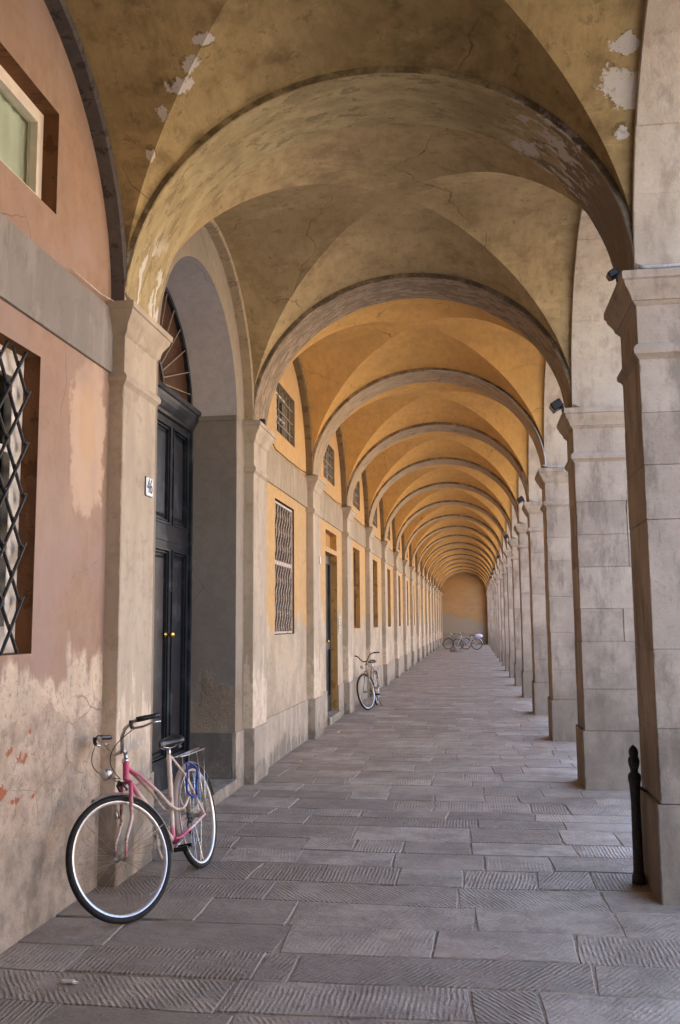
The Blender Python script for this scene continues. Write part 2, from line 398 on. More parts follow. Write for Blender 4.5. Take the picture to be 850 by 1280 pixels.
def glass_mat():
    s = N('window_glass'); nt = s.nt
    tr = s.n('ShaderNodeBsdfTransparent'); tr.inputs[0].default_value = (.86, .9, .87, 1); gl = s.n('ShaderNodeBsdfGlossy'); gl.inputs['Roughness'].default_value = .04
    lw = s.n('ShaderNodeLayerWeight'); mx = s.n('ShaderNodeMixShader')
    nt.links.new(s.m_('MULTIPLY_ADD', s.m_('POWER', lw.outputs['Facing'], 5), .8, .03), mx.inputs[0]); nt.links.new(tr.outputs[0], mx.inputs[1]); nt.links.new(gl.outputs[0], mx.inputs[2])
    nt.links.new(mx.outputs[0], nt.nodes['Material Output'].inputs['Surface']); return s.m
MT['glass'] = glass_mat()

def bike_paint(name, a, b, rust=(.26, .11, .045), thr=.57):
    s = N(name, .46, 0, .5); t = s.attr()
    c = s.mix(t, a, b)
    o = s.obj()
    c = s.mix(s.step(s.noise(16, 6, .7, o), thr, thr + .05), c, rust)
    c = s.mix(s.step(s.noise(60, 4, .7, o), .55, .7, 0, .4), c, mulv(b, .5)); c = s.mix(s.step(s.noise(5, 5, .65, o), .4, .7, 0, .4), c, (.36, .29, .23))
    return s.done(c)
MT['paint_pink'] = bike_paint('magenta_fading_to_cream_paint', (.52, .018, .13), (.62, .49, .41))
MT['paint_beige'] = bike_paint('beige_bicycle_paint', (.36, .29, .22), (.32, .26, .2))
MT['paint_white'] = bike_paint('white_bicycle_paint', (.66, .66, .72), (.6, .6, .66), thr=.8)
MT['paint_dark'] = bike_paint('dark_grey_bicycle_paint', (.06, .06, .07), (.09, .09, .1), thr=.8)
MT['fender'] = bike_paint('pale_mudguard_paint', (.5, .44, .40), (.46, .38, .34), thr=.66)

def paving_mat():
    s = N('chiselled_paving_stone', .62, 0, .38); t = s.attr()
    uvn = s.n('ShaderNodeUVMap', uv_map='chisel').outputs['UV']; u = s.sep(uvn)
    joint = s.attr('joint')
    hue = s.attr('hue')
    c = s.mix(t, (.265, .21, .162), (.46, .375, .295))
    c = s.mix(s.m_('MULTIPLY', hue, .55), c, (.33, .25, .18))
    c = s.mix(s.step(s.noise(3, 6, .7), .4, .62, 0, .6), c, (.19, .148, .114)); c = s.mix(s.step(s.noise(9, 6, .75), .52, .66, 0, .5), c, (.16, .125, .098))
    c = s.mix(s.step(s.noise(.7, 4, .6), .45, .7, 0, .35), c, (.44, .345, .26))
    c = s.mix(s.step(s.noise(50, 5, .75), .5, .75, 0, .4), c, (.38, .32, .265))
    # grooves
    uw = s.warp(.03, 5, uvn)
    w = s.n('ShaderNodeTexWave', wave_type='BANDS', bands_direction='X', wave_profile='SIN'); s.put(w.inputs['Vector'], uw)
    w.inputs['Scale'].default_value = 12.5; w.inputs['Distortion'].default_value = .35; w.inputs['Detail'].default_value = 2; w.inputs['Detail Scale'].default_value = 2.5
    brk = s.noise(1, 3, .6, s.scale(uvn, (30, 13, 1)))
    ridges = s.m_('MULTIPLY', w.outputs['Fac'], s.step(brk, .36, .56, .0, 1))
    keep = s.m_('MULTIPLY', s.step(s.noise(3.6, 5, .65), .36, .54), s.attr('rough'))
    ridges = s.m_('MULTIPLY', ridges, keep)
    c = s.mix(s.m_('MULTIPLY', s.m_('MULTIPLY', s.m_('SUBTRACT', 1, w.outputs['Fac']), keep), .24), c, (.13, .10, .078))
    jc = s.mix(s.step(s.noise(6, 5, .7), .35, .6), (.17, .13, .098), (.38, .29, .20))
    c = s.mix(joint, c, jc)
    h = s.m_('ADD', s.m_('MULTIPLY', ridges, .58), s.m_('MULTIPLY', s.noise(11, 6, .72), 1.1))
    h = s.m_('ADD', h, s.m_('MULTIPLY', s.noise(70, 4, .7), .25))
    n = s.bump(h, .85, .011)
    return s.done(c, n, s.step(s.noise(4, 5, .7), .3, .7, .5, .78))
MT['paving'] = paving_mat()
def ground_mat(name, a, b):
    s = N(name, .85, 0, .2)
    c = s.mix(s.step(s.noise(.6, 6, .65), .35, .65), a, b)
    c = s.mix(s.step(s.noise(40, 4, .7), .5, .7, 0, .4), c, mulv(a, .7))
    return s.done(c, s.bump(s.noise(30, 5, .7), .3, .01))
MT['street'] = ground_mat('pale_street_paving', (.27, .235, .20), (.33, .29, .245))
MT['ground'] = ground_mat('distant_ground', (.12, .11, .08), (.17, .15, .11))
MT['far_wall'] = wall_mat('pale_yellow_street_plaster', (.60, .46, .28), (.55, .42, .26), zb=1.2)
MT['roof_tile'] = simple('terracotta', (.3, .13, .07), .85)

# ------------------------------------------------------------------ floor
def paving():
    rnd = random.Random(3)
    near = [2.35, 2.8, 3.2, 3.68, 4.09, 4.44, 4.80, 5.22, 5.66, 6.07, 6.49, 6.89, 7.26, 7.76, 8.08, 8.41]
    rows = [-10.6]
    while rows[-1] < 2.0: rows.append(rows[-1] + rnd.uniform(.32, .5))
    rows = [r for r in rows if r < 2.1] + near
    while rows[-1] < YEND - .1: rows.append(rows[-1] + rnd.uniform(.28, .5))
    verts, faces, tone, joint, hue, rough, uv = [], [], [], [], [], [], []
    fixed = {4.80: [-1.95, -1.03, -.24, .48, 1.02], 4.44: [-2.0, -1.07, -.9, .52], 5.22: [-1.6, -1.07, -.03, .75], 4.09: [-1.14, -.05, .25, 1.1], 5.66: [-2.0, -1.3, -.13, .73]}
    for i in range(len(rows) - 1):
        ya, yb = rows[i], rows[i + 1]
        key = round(ya, 2)
        xs = [-2.47 + rnd.uniform(-.02, 0)]
        if key in fixed: xs += [x for x in fixed[key]]
        while xs[-1] < 2.3: xs.append(xs[-1] + rnd.choice((rnd.uniform(.3, .55), rnd.uniform(.5, .95))))
        wob = lambda x, y: mnoise.noise(Vector((x * .5, y * .35, 3.1))) * .09 - .012 * (x + .6)
        for k in range(len(xs) - 1):
            xa, xb = xs[k], min(xs[k + 1], 2.45)
            if xb - xa < .12: continue
            g = .004; ca = .0065
            tn = rnd.random(); hu = max(0, rnd.gauss(.1, .4)); ro = rnd.choice((0.3, .7, .9, 1, 1)); dz = rnd.uniform(-.003, .003)
            ang = rnd.choice((0, rnd.gauss(0, .12), .6, -.6, rnd.uniform(-.9, .9)))
            ou, ov = rnd.random() * 30, rnd.random() * 30
            nx = max(2, int((xb - xa) / .12)); ny = max(2, int((yb - ya) / .12))
            sk = rnd.uniform(-.03, .03); sk2 = rnd.uniform(-.03, .03)
            o = len(verts)
            us = [0, ca] + [ca + (xb - xa - 2 * g - 2 * ca) * q / nx for q in range(1, nx)] + [xb - xa - 2 * g - ca, xb - xa - 2 * g]
            vs = [0, ca] + [ca + (yb - ya - 2 * g - 2 * ca) * q / ny for q in range(1, ny)] + [yb - ya - 2 * g - ca, yb - ya - 2 * g]
            for jv, v in enumerate(vs):
                for ju, u in enumerate(us):
                    edge = ju in (0, len(us) - 1) or jv in (0, len(vs) - 1)
                    in2 = ju in (0, 1, len(us) - 2, len(us) - 1) or jv in (0, 1, len(vs) - 2, len(vs) - 1)
                    fr = v / (yb - ya); sx = sk * (1 - u / (xb - xa)) + sk2 * u / (xb - xa)
                    x = xa + g + u + (fr - .5) * sx; y = ya + g + v
                    y += wob(x, y if not in2 else round(y, 1))
                    if in2:
                        x += mnoise.noise(Vector((x * 9, y * 9, 1))) * .008; y += mnoise.noise(Vector((x * 9, y * 9, 5))) * .008
                    z = dz + mnoise.noise(Vector((x * 2.2, y * 2.2, 0))) * .004 - (.0065 if edge else 0)
                    verts.append((x, y, z)); tone.append(tn); joint.append(1. if edge else 0); hue.append(min(1, hu)); rough.append(ro)
                    ca_, sa_ = math.cos(ang), math.sin(ang)
                    uv.append(((x * ca_ + y * sa_) + ou, (-x * sa_ + y * ca_) + ov))
            w = len(us); jy = rnd.uniform(-.02, .02)
            for q in range(o, len(verts)):
                vx, vy, vz = verts[q]; verts[q] = (vx, vy + (jy if vy > 0 else jy) , vz)
            for jv in range(len(vs) - 1):
                for ju in range(w - 1):
                    a = o + jv * w + ju; faces.append((a, a + 1, a + 1 + w, a + w))
    # mortar bed below the slabs
    o = len(verts)
    for (x, y) in ((-2.95, -11), (2.5, -11), (2.5, YEND + .2), (-2.95, YEND + .2)):
        verts.append((x, y, -.006)); tone.append(.5); joint.append(1); hue.append(0); rough.append(0); uv.append((x, y))
    faces.append((o, o + 1, o + 2, o + 3))
    me = bpy.data.meshes.new('pavement'); me.from_pydata(verts, [], faces)
    for nm, arr in (('tone', tone), ('joint', joint), ('hue', hue), ('rough', rough)):
        a = me.attributes.new(nm, 'FLOAT', 'POINT'); a.data.foreach_set('value', arr)
    ul = me.uv_layers.new(name='chisel')
    for l in me.loops: ul.data[l.index].uv = uv[l.vertex_index]
    me.materials.append(MT['paving']); me.polygons.foreach_set('use_smooth', [True] * len(me.polygons)); me.set_sharp_from_angle(angle=R_(16))
    ob = bpy.data.objects.new('pavement', me); COL.objects.link(ob); tag(ob, kind='structure')
paving()
b = MB(); b.box(2.5, 2.8, -11, YEND + .2, -.3, -.004); tag(b.build('kerb', MT['plinth']), kind='structure')
b = MB(); b.add([(2.8, -40, -.13), (38, -40, -.13), (38, 130, -.13), (2.8, 130, -.13)], [(0, 1, 2, 3)]); tag(b.build('street', MT['street']), kind='structure')
b = MB(); b.add([(-600, -600, -.2), (600, -600, -.2), (600, 900, -.2), (-600, 900, -.2)], [(0, 1, 2, 3)]); tag(b.build('ground', MT['ground']), kind='structure')

# ------------------------------------------------------------------ right side: pillars and arcade arches
CAPR = [(0, 3.28), (.012, 3.30), (.03, 3.315), (.034, 3.345), (.02, 3.37), (0, 3.385), (0, 3.63), (.012, 3.64), (.02, 3.655), (.03, 3.66), (.038, 3.69),
        (.055, 3.72), (.075, 3.75), (.08, 3.775), (.092, 3.785), (.094, 3.83), (.085, ZS - .002)]
XO = XR + .72
def pillar(n):
    rnd = random.Random(50 + n); ya, yb = Y0 + n * BAY, Y0 + n * BAY + PD
    root = empty('stone_pillar', ((XR + XO) / 2, (ya + yb) / 2, 0)); ox, oy = root.location.x, root.location.y
    def T(mb): return mb.xf(Matrix.Translation((-ox, -oy, 0)))
    m = MB(); m.rbox(XR - .022, XO + .02, ya - .012, yb + .012, -.02, .568, .007, .002, tone=rnd.uniform(.0, .35), rnd=rnd)
    T(m).build('plinth', MT['stone'], root)
    m = MB(); z = .572
    js = {0: [1.01, 1.48, 2.27, 2.61, 2.94, 3.30], 1: [.98, 1.45, 1.78, 2.20, 2.53, 2.87, 3.30]}.get(n)
    if not js:
        js = []; q = .57
        while q < 2.85: q += rnd.uniform(.3, .52); js.append(q)
        js[-1] = 3.30 if js[-1] > 2.95 else js[-1]
        if js[-1] < 3.2: js.append(3.30)
    for j in js:
        d = rnd.uniform(-.003, .003)
        g = .0009
        if rnd.random() < .55:
            sx = XR + rnd.choice((.24, .3, .42, .5))
            m.rbox(XR + d, sx - g, ya + d, yb, z + g, j - g, .0035, .0015, tone=rnd.random(), rnd=rnd)
            m.rbox(sx + g, XO, ya - d, yb, z + g, j - g, .0035, .0015, tone=rnd.random(), rnd=rnd)
        else:
            m.rbox(XR + d, XO, ya + d, yb, z + g, j - g, .0035, .0015, tone=rnd.random(), rnd=rnd)
        z = j
    m.box(XR + .02, XO - .02, ya + .02, yb - .02, .5, 3.35, .1)
    T(m).build('shaft', MT['stone'], root)
    m = MB(); m.loft_rect(XR, XO, ya, yb, CAPR, rnd.uniform(.3, .9)); T(m).build('capital', MT['capstone'], root, angle=30)
    tag(root, ('large grey stone pillar standing nearest the camera with the iron post beside it' if n == 0 else
               'grey stone pillar, %s of the row counted from the camera' % ORD[n]), 'pillar', 'stone pillars along the open side')

def side_ellipse(n, k=40, off=0., rise=1.54):
    c = yc(n)
    return [(c - (BY + off) * math.cos(pi * i / k), ZS + (rise + off) * math.sin(pi * i / k)) for i in range(k + 1)]

def arcade_arch(n):
    rnd = random.Random(90 + n)
    ya, yb = Y0 + n * BAY + PD / 2 + .001, Y0 + (n + 1) * BAY + PD / 2 - .001
    ztop = 5.78; m = MB()
    root = empty('arcade_arch', (XR + .36, yc(n), ZS))
    ox, oy = root.location.x, root.location.y
    x0, x1 = XR, XO - .02
    e = side_ellipse(n, 48)
    # voussoir stones round the intrados
    nv = 11; V = MB()
    for q in range(nv):
        i0, i1 = q * 48 // nv, (q + 1) * 48 // nv
        pts = [e[i] for i in range(i0, i1 + 1)]; tn = rnd.random(); d = rnd.uniform(-.003, .003)
        # tiny joints: shrink both ends
        vs = []; fs = []; c = yc(n)
        for idx, (py, pz) in enumerate(pts):
            t = 0.0022 if idx == 0 else (-0.0022 if idx == len(pts) - 1 else 0)
            ux, uz = (py - c), (pz - ZS); L = math.hypot(ux, uz) or 1; ux /= L; uz /= L
            py2 = py + uz * t; pz2 = pz - ux * t * -1 if False else pz + (-ux) * t * -1
            for (xx, rr) in ((x0 + .006, -d), (x1 - .006, -d), (x1, .006), (x1, .34), (x0, .34), (x0, .006)):
                vs.append((xx, py2 + ux * rr, pz2 + uz * rr))
        for a in range(len(pts) - 1):
            for j in range(6):
                p = a * 6 + j; r = a * 6 + (j + 1) % 6; fs.append((p, p + 6, r + 6, r))
        fs.append(tuple(range(6))); L_ = (len(pts) - 1) * 6; fs.append(tuple(reversed(range(L_, L_ + 6))))
        V.add(vs, fs, tn)
    V.xf(Matrix.Translation((-ox, -oy, -ZS))).build('arch_stones', MT['archstone'], root, angle=25)
    # spandrel wall
    eo = side_ellipse(n, 48, .012)
    for (xx, flip) in ((x0 + .003, 0), (x1 - .003, 1)):
        top = [(ya if i == 0 else (yb if i == 48 else eo[i][0]), ztop) for i in range(49)]
        vs = [(xx, p[0], p[1]) for p in eo] + [(xx, p[0], p[1]) for p in top]
        vs += [(xx, ya, ZS), (xx, yb, ZS)]
        fs = [(i, i + 1, 50 + i, 49 + i) for i in range(48)] + [(98, 0, 49), (48, 99, 97)]
        if not flip: fs = [tuple(reversed(f)) for f in fs]
        m.add(vs, fs, .6)
    vs = [(x0 + .003, ya, ZS), (x1 - .003, ya, ZS), (x1 - .003, eo[0][0], ZS), (x0 + .003, eo[0][0], ZS)]
    m.add(vs, [(0, 1, 2, 3)], .6)
    vs = [(x0 + .003, yb, ZS), (x1 - .003, yb, ZS), (x1 - .003, eo[-1][0], ZS), (x0 + .003, eo[-1][0], ZS)]
    m.add(vs, [(0, 3, 2, 1)], .6)
    m.xf(Matrix.Translation((-ox, -oy, -ZS))).build('spandrel', MT['archstone'], root)
    nm = ('pale stone arch opening to the street beside the camera, above the nearest pillar' if n == -1 + 1 and False else None)
    if n == -1: l = 'pale stone side arch beside the camera, ending on the nearest pillar'
    else: l = 'pale stone side arch resting on the %s and %s stone pillars' % (ORD[n], ORD[n + 1])
    tag(root, l, 'arch', 'side arches over the pillars')

# ------------------------------------------------------------------ left side: pilasters
CAPL = [(0, 3.27), (.01, 3.285), (.026, 3.30), (.03, 3.325), (.018, 3.35), (0, 3.365), (0, 3.62), (.01, 3.63), (.022, 3.645), (.026, 3.67), (.036, 3.70),
        (.055, 3.73), (.075, 3.76), (.08, 3.785), (.092, 3.79), (.094, 3.83), (.085, ZS - .002)]
def pilaster(n):
    ya, yb = Y0 + n * BAY, Y0 + n * BAY + PD
    root = empty('pilaster', (XP, (ya + yb) / 2, 0)); ox, oy = root.location.x, root.location.y
    rnd = random.Random(n + 5)
    def T(mb): return mb.xf(Matrix.Translation((-ox, -oy, 0)))
    m = MB(); m.rbox(XW - .05, XP + .022, ya - .012, yb + .012, -.02, .568, .006, .003, rnd=rnd); T(m).build('plinth', MT['plinth'], root)
    m = MB(); m.rbox(XW - .05, XP, ya, yb, .56, 3.28, .005, .0012, rnd=rnd); T(m).build('shaft', MT['pil'], root)
    m = MB(); m.loft_rect(XW - .12, XP, ya, yb, CAPL); T(m).build('capital', MT['pil'], root, angle=30)
    tag(root, ('beige plastered pilaster carrying the number plate, left of the black double door' if n == 0 else
               'beige plastered pilaster right of the black double door' if n == 1 else
               'beige plastered pilaster, %s along the left wall from the camera' % ORD[n]), 'pilaster', 'pilasters along the left wall')

# ------------------------------------------------------------------ transverse arches, formerets, vaults
def transverse(n):
    ya, yb = Y0 + n * BAY, Y0 + n * BAY + PD
    K = 64; m = MB(); vs = []; fs = []
    root_y = (ya + yb) / 2
    for i in range(K + 1):
        t = pi * i / K; c, s_ = -math.cos(t), math.sin(t)
        j1 = mnoise.noise(Vector((i * .35, n * 7.1, 0))) * .006; j2 = mnoise.noise(Vector((i * .35, n * 7.1, 9))) * .006
        for (yy, a, r) in ((ya + .008 + j1, AX - .0, 1.52), (ya, AX + .008, 1.528), (ya + .002, AX + .14, 1.66), (yb - .002, AX + .14, 1.66), (yb, AX + .008, 1.528), (yb - .008 + j2, AX, 1.52)):
            jj = mnoise.noise(Vector((i * .3, yy * 3, 4))) * .005
            vs.append((XC + (a + jj) * c, yy - root_y, ZS + (r + jj) * s_ - 0))
    for i in range(K):
        for j in range(6):
            p = i * 6 + j; q = i * 6 + (j + 1) % 6; fs.append((p, q, q + 6, p + 6))
    m.add(vs, fs)
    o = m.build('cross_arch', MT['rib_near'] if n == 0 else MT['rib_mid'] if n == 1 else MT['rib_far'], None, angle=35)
    o.location = (0, root_y, 0)
    tag(o, ('peeling ochre cross arch nearest the camera with white bare patches' if n == 0 else
            'worn grey-brown cross arch, second from the camera, where the vault turns orange' if n == 1 else
            'beige cross arch between orange vaults, %s from the camera' % ORD[n]), 'arch', 'cross arches under the vault')

def vault(n):
    NN = 28; c = yc(n); vs = []; fs = []; AXV = AX + .05; BV = BY + .045
    SN = [math.sin(pi / 2 * i / NN) for i in range(NN + 1)]
    def zf(u, v, w):
        u2, v2 = min(1, u * u), min(1, v * v)
        if w == 'x': z = (1.57 + .15 * (1 - v2)) * math.sqrt(1 - u2)
        else: z = (1.57 + .15 * (1 - u2)) * math.sqrt(1 - v2)
        z += mnoise.noise(Vector((u * 2.5, v * 2.5 + n * 5, 0))) * .012 * (1 - max(u2, v2) ** 4)
        return ZS + z
    m = MB()
    for w in ('x', 'y'):
        for sg in (1, -1):
            vs = []; idx = {}; fs = []
            for j in range(NN + 1):           # distance from centre along the web's axis (major)
                for i in range(-j, j + 1):
                    a = SN[j] * sg; b_ = SN[abs(i)] * (1 if i > 0 else -1)
                    u, v = (b_, a) if w == 'x' else (a, b_)
                    idx[(j, i)] = len(vs)
                    x = XC + AXV * u; y = c + BV * v
                    vs.append((max(x, XW - .02) if u < 0 else min(x, XR + .03), y - c, zf(u, v, w)))
            for j in range(NN):
                for i in range(-j, j):
                    f = (idx[(j, i)], idx[(j, i + 1)], idx[(j + 1, i + 1)], idx[(j + 1, i)])
                    fs.append(f)
                fs.append((idx[(j, j)], idx[(j + 1, j + 1)], idx[(j + 1, j)]))
                fs.append((idx[(j, -j)], idx[(j + 1, -j)], idx[(j + 1, -j - 1)]))
            m.add(vs, fs)
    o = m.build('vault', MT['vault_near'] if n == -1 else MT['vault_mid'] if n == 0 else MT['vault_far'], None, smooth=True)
    o.location = (0, c, 0)
    tag(o, ('dark stained ochre groin vault overhead, nearest the camera' if n == -1 else
            'brown ochre groin vault in front of the black double door' if n == 0 else
            'orange groin vault over the %s bay from the camera' % ORD[n + 1]), 'vault', 'groin vaults of the arcade')

def formeret(n, mat, parent):
    K = 48; c = yc(n); m = MB(); vs = []; fs = []
    for i in range(K + 1):
        t = pi * i / K; cy, sz = -math.cos(t), math.sin(t)
        j = mnoise.noise(Vector((i * .4, n * 3., 2))) * .004
        for (xx, o) in ((XW - .05, 0), (XP - .012 + j, 0), (XP, .012), (XP, .10), (XW - .05, .10)):
            vs.append((xx, (BY + o + (0 if o else -.001)) * cy, ZS + (1.54 + o) * sz))
    for i in range(K):
        for j in range(5):
            p = i * 5 + j; q = i * 5 + (j + 1) % 5; fs.append((p, p + 5, q + 5, q))
    m.add(vs, fs); o = m.build('wall_arch', mat, parent, angle=35)
    return o

# ------------------------------------------------------------------ left wall bays
def wall_face(m, ya, yb, z0, z1, holes, x=XW, tone=.5):
    """rectangular face with rectangular holes [(y0,y1,z0,z1)]"""
    ys = sorted({ya, yb} | {h[0] for h in holes} | {h[1] for h in holes}); zs = sorted({z0, z1} | {h[2] for h in holes} | {h[3] for h in holes})
    for i in range(len(ys) - 1):
        for j in range(len(zs) - 1):
            cy, cz = (ys[i] + ys[i + 1]) / 2, (zs[j] + zs[j + 1]) / 2
            if any(h[0] < cy < h[1] and h[2] < cz < h[3] for h in holes): continue
            m.add([(x, ys[i], zs[j]), (x, ys[i + 1], zs[j]), (x, ys[i + 1], zs[j + 1]), (x, ys[i], zs[j + 1])], [(0, 1, 2, 3)], tone)
def reveal(m, h, d, x=XW, bottom=True, slope=0.):
    y0, y1, z0, z1 = h; xb = x - d
    q = lambda a, b, c, e: m.add([a, b, c, e], [(0, 1, 2, 3)])
    q((x, y0, z0), (x, y0, z1), (xb, y0, z1), (xb, y0, z0)); q((x, y1, z0), (xb, y1, z0), (xb, y1, z1), (x, y1, z1))
    q((x, y0, z1), (x, y1, z1), (xb, y1, z1), (xb, y0, z1))
    if bottom: q((x, y0, z0), (xb, y0, z0 + slope), (xb, y1, z0 + slope), (x, y1, z0))
def fbar(m, x0, x1, y0, y1, z0, z1, w):
    """rectangular frame ring lying in the y-z plane"""
    m.box(x0, x1, y0, y0 + w, z0, z1); m.box(x0, x1, y1 - w, y1, z0, z1)
    m.box(x0 + .001, x1 - .001, y0 + w, y1 - w, z0, z0 + w); m.box(x0 + .001, x1 - .001, y0 + w, y1 - w, z1 - w, z1)

def lattice(m, x, y0, y1, z0, z1, py, pz, r, wave=0., seg=6):
    """crossing slanted rods clipped to a rectangle"""
    L = y1 - y0; H = z1 - z0; sl = pz / py
    for sgn in (1, -1):
        k0 = -int(H / pz) - 2
        for k in range(k0, int(L / py) + int(H / pz) + 3):
            # rod: y = yb + t, z = z0 + sgn*sl*t
            ystart = y0 + k * py if sgn > 0 else y0 + k * py
            pts = []
            n = 60 if wave else 2
            t0, t1 = 0, H / sl
            ya = ystart; 
            seq = []
            for i in range(n + 1):
                f = i / n; zz = z0 + H * f
                yy = ya + (t1 * f if sgn > 0 else -t1 * f) - (0 if sgn > 0 else 0)
                if wave: yy += wave * math.sin(zz / pz * 2 * pi * 2)
                seq.append((yy, zz))
            # clip to range
            cl = []
            fine = 80
            for i in range(fine + 1):
                f = i / fine; a = f * n; i0 = min(int(a), n - 1); fr = a - i0
                yy = seq[i0][0] * (1 - fr) + seq[i0 + 1][0] * fr; zz = seq[i0][1] * (1 - fr) + seq[i0 + 1][1] * fr
                if y0 <= yy <= y1: cl.append((yy, zz))
            if len(cl) < 3: continue
            if not wave: cl = [cl[0], cl[-1]]
            m.tube([(x + sgn * r * .8, a, b) for a, b in cl], r, seg)

def window_low(n, kind, parent):
    c = yc(n); mats = MT
    if kind == 'diamond':
        h = (c - .56, c + .56, 1.50, 3.18)
        w = MB(); xb = XW - .10
        fbar(w, xb - .05, xb, h[0], h[1], h[2], h[3], .10)
        w.box(xb - .045, xb - .004, c - .04, c + .04, h[2] + .07, h[3] - .07)
        for z in (2.05, 2.62): w.box(xb - .045, xb - .006, h[0] + .07, h[1] - .07, z - .018, z + .018)
        fbar(w, xb - .04, xb + .008, c + .04, h[1] - .09, h[2] + .10, h[3] - .10, .05)
        fbar(w, xb - .04, xb + .008, h[0] + .09, c - .04, h[2] + .10, h[3] - .10, .05)
        wo = w.build('window', mats['white_paint'], parent); lab(wo, 'white framed window behind the diamond grille')
        p = MB(); p.box(xb - .032, xb - .026, h[0] + .08, h[1] - .08, h[2] + .08, h[3] - .08); p.build('pane', mats['glass'], wo)
        p = MB(); p.box(xb - .10, xb - .09, h[0], h[1], h[2], 2.05); p.build('lace_curtain', mats['curtain'], wo)
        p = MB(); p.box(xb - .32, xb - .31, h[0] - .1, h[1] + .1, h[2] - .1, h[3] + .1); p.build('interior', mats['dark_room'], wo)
        g = MB(); lattice(g, XW - .045, h[0] + .012, h[1] - .035, h[2], h[3], .21, .29, .0095)
        # collars at the crossings
        sl = 1.5
        k = 0
        H = h[3] - h[2]
        for a in range(-12, 14):
            for b_ in range(-12, 30):
                y = (h[0] + .012) + (a + b_) * .105; z = h[2] + (b_ - a) * .145
                if h[0] + .02 < y < h[1] - .04 and h[2] < z < h[3]: g.tube([(XW - .045, y, z - .016), (XW - .045, y, z + .016)], .0135, 6)
        lab(g.build('grille', mats['iron'], parent, angle=40), 'dark iron diamond grille')
        return h, .34, mats['reveal_brown']
    if kind == 'wavy':
        h = (c - .64, c + .61, 1.52, 3.22); xb = XW - .02
        w = MB(); fbar(w, xb - .03, xb, h[0] + .01, h[1] - .035, h[2] + .01, h[3] - .02, .028); w.box(xb - .028, xb - .002, h[0] + .04, h[1] - .06, 2.40, 2.45)
        wo = w.build('window', MT['iron_pale2'], parent); lab(wo, 'pale framed window with wavy iron grille')
        g = MB(); lattice(g, xb - .02, h[0] + .03, h[1] - .05, h[2] + .04, h[3] - .05, .155, .42, .013, .028)
        g.build('grille', mats['iron_brown'], wo, smooth=True)
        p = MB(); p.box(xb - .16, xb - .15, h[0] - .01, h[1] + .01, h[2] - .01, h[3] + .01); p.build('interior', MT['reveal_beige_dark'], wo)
        return h, .16, mats['reveal_brown']
    h = (c - .56, c + .52, 1.55, 3.22); xb = XW - .09      # shutters
    w = MB(); fbar(w, xb - .03, xb, h[0], h[1], h[2], h[3], .05); w.box(xb - .028, xb + .003, c - .06, c + .02, h[2] + .05, h[3] - .05)
    w.box(xb - .028, xb + .002, h[0] + .05, h[1] - .05, 2.38, 2.44)
    nz = 34
    for i in range(nz):
        z = h[2] + .06 + (h[3] - h[2] - .12) * i / nz
        for (a, b_) in ((h[0] + .05, c - .06), (c + .02, h[1] - .05)):
            w.add([(xb - .026, a, z + .034), (xb - .026, b_, z + .034), (xb - .004, b_, z), (xb - .004, a, z), (xb - .032, a, z + .030), (xb - .032, b_, z + .030), (xb - .010, b_, z - .004), (xb - .010, a, z - .004)],
                  [(0, 3, 2, 1), (4, 5, 6, 7), (3, 7, 6, 2), (0, 1, 5, 4)])
    wo = w.build('window', mats['shutter'], parent); lab(wo, 'window closed by brown louvred shutters')
    return h, .12, mats['reveal_orange']

def window_lunette(n, parent, near=False):
    c = yc(n) + .05
    if near:
        h = (c - .72, c + .65, 4.10, 4.74); xb = XW - .10
        w = MB(); fbar(w, xb - .06, xb, h[0], h[1], h[2], h[3], .055); fbar(w, xb - .05, xb + .012, h[0] + .06, h[1] - .06, h[2] + .06, h[3] - .06, .035)
        w.box(xb - .05, xb + .01, c - .06, c - .0, h[2] + .09, h[3] - .09)
        wo = w.build('lunette_window', MT['cream_paint'], parent); lab(wo, 'cream framed upper window with pale green curtain')
        p = MB(); p.box(xb - .035, xb - .03, h[0] + .08, h[1] - .08, h[2] + .08, h[3] - .08); p.build('pane', MT['glass'], wo)
        p = MB(); K = 90
        vs = []; 
        for i in range(K + 1):
            y = h[0] + (h[1] - h[0]) * i / K; x = xb - .075 + .008 * math.sin(i * .9)
            vs += [(x, y, h[2] - .02), (x, y, h[3] + .02)]
        p.add(vs, [(2 * i, 2 * i + 2, 2 * i + 3, 2 * i + 1) for i in range(K)]); p.build('curtain', MT['blind'], wo, smooth=True)
        return h, .22, MT['reveal_brown']
    h = (c - .62, c + .62, 4.10, 4.76); xb = XW - .13
    w = MB(); fbar(w, xb - .04, xb, h[0], h[1], h[2], h[3], .05); w.box(xb - .038, xb - .001, c - .025, c + .025, h[2] + .05, h[3] - .05)
    w.box(xb - .036, xb - .002, h[0] + .05, h[1] - .05, 4.42, 4.45)
    wo = w.build('lunette_window', MT['white_paint'], parent)
    p = MB(); p.box(xb - .025, xb - .02, h[0] + .04, h[1] - .04, h[2] + .04, h[3] - .04); p.build('pane', MT['glass'], wo)
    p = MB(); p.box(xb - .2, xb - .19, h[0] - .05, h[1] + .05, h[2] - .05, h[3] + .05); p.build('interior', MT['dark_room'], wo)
    g = MB(); xg = XW - .05
    for k in range(5): y = h[0] + (h[1] - h[0]) * (k + .6) / 5.2; g.tube([(xg, y, h[2] + .01), (xg, y, h[3] - .01)], .009, 6)
    for z in (4.25, 4.43, 4.61): g.tube([(xg + .012, h[0] + .01, z), (xg + .012, h[1] - .005, z)], .009, 6)
    g.build('bars', MT['iron_pale'], wo, smooth=True)
    return h, .20, MT['reveal_beige']

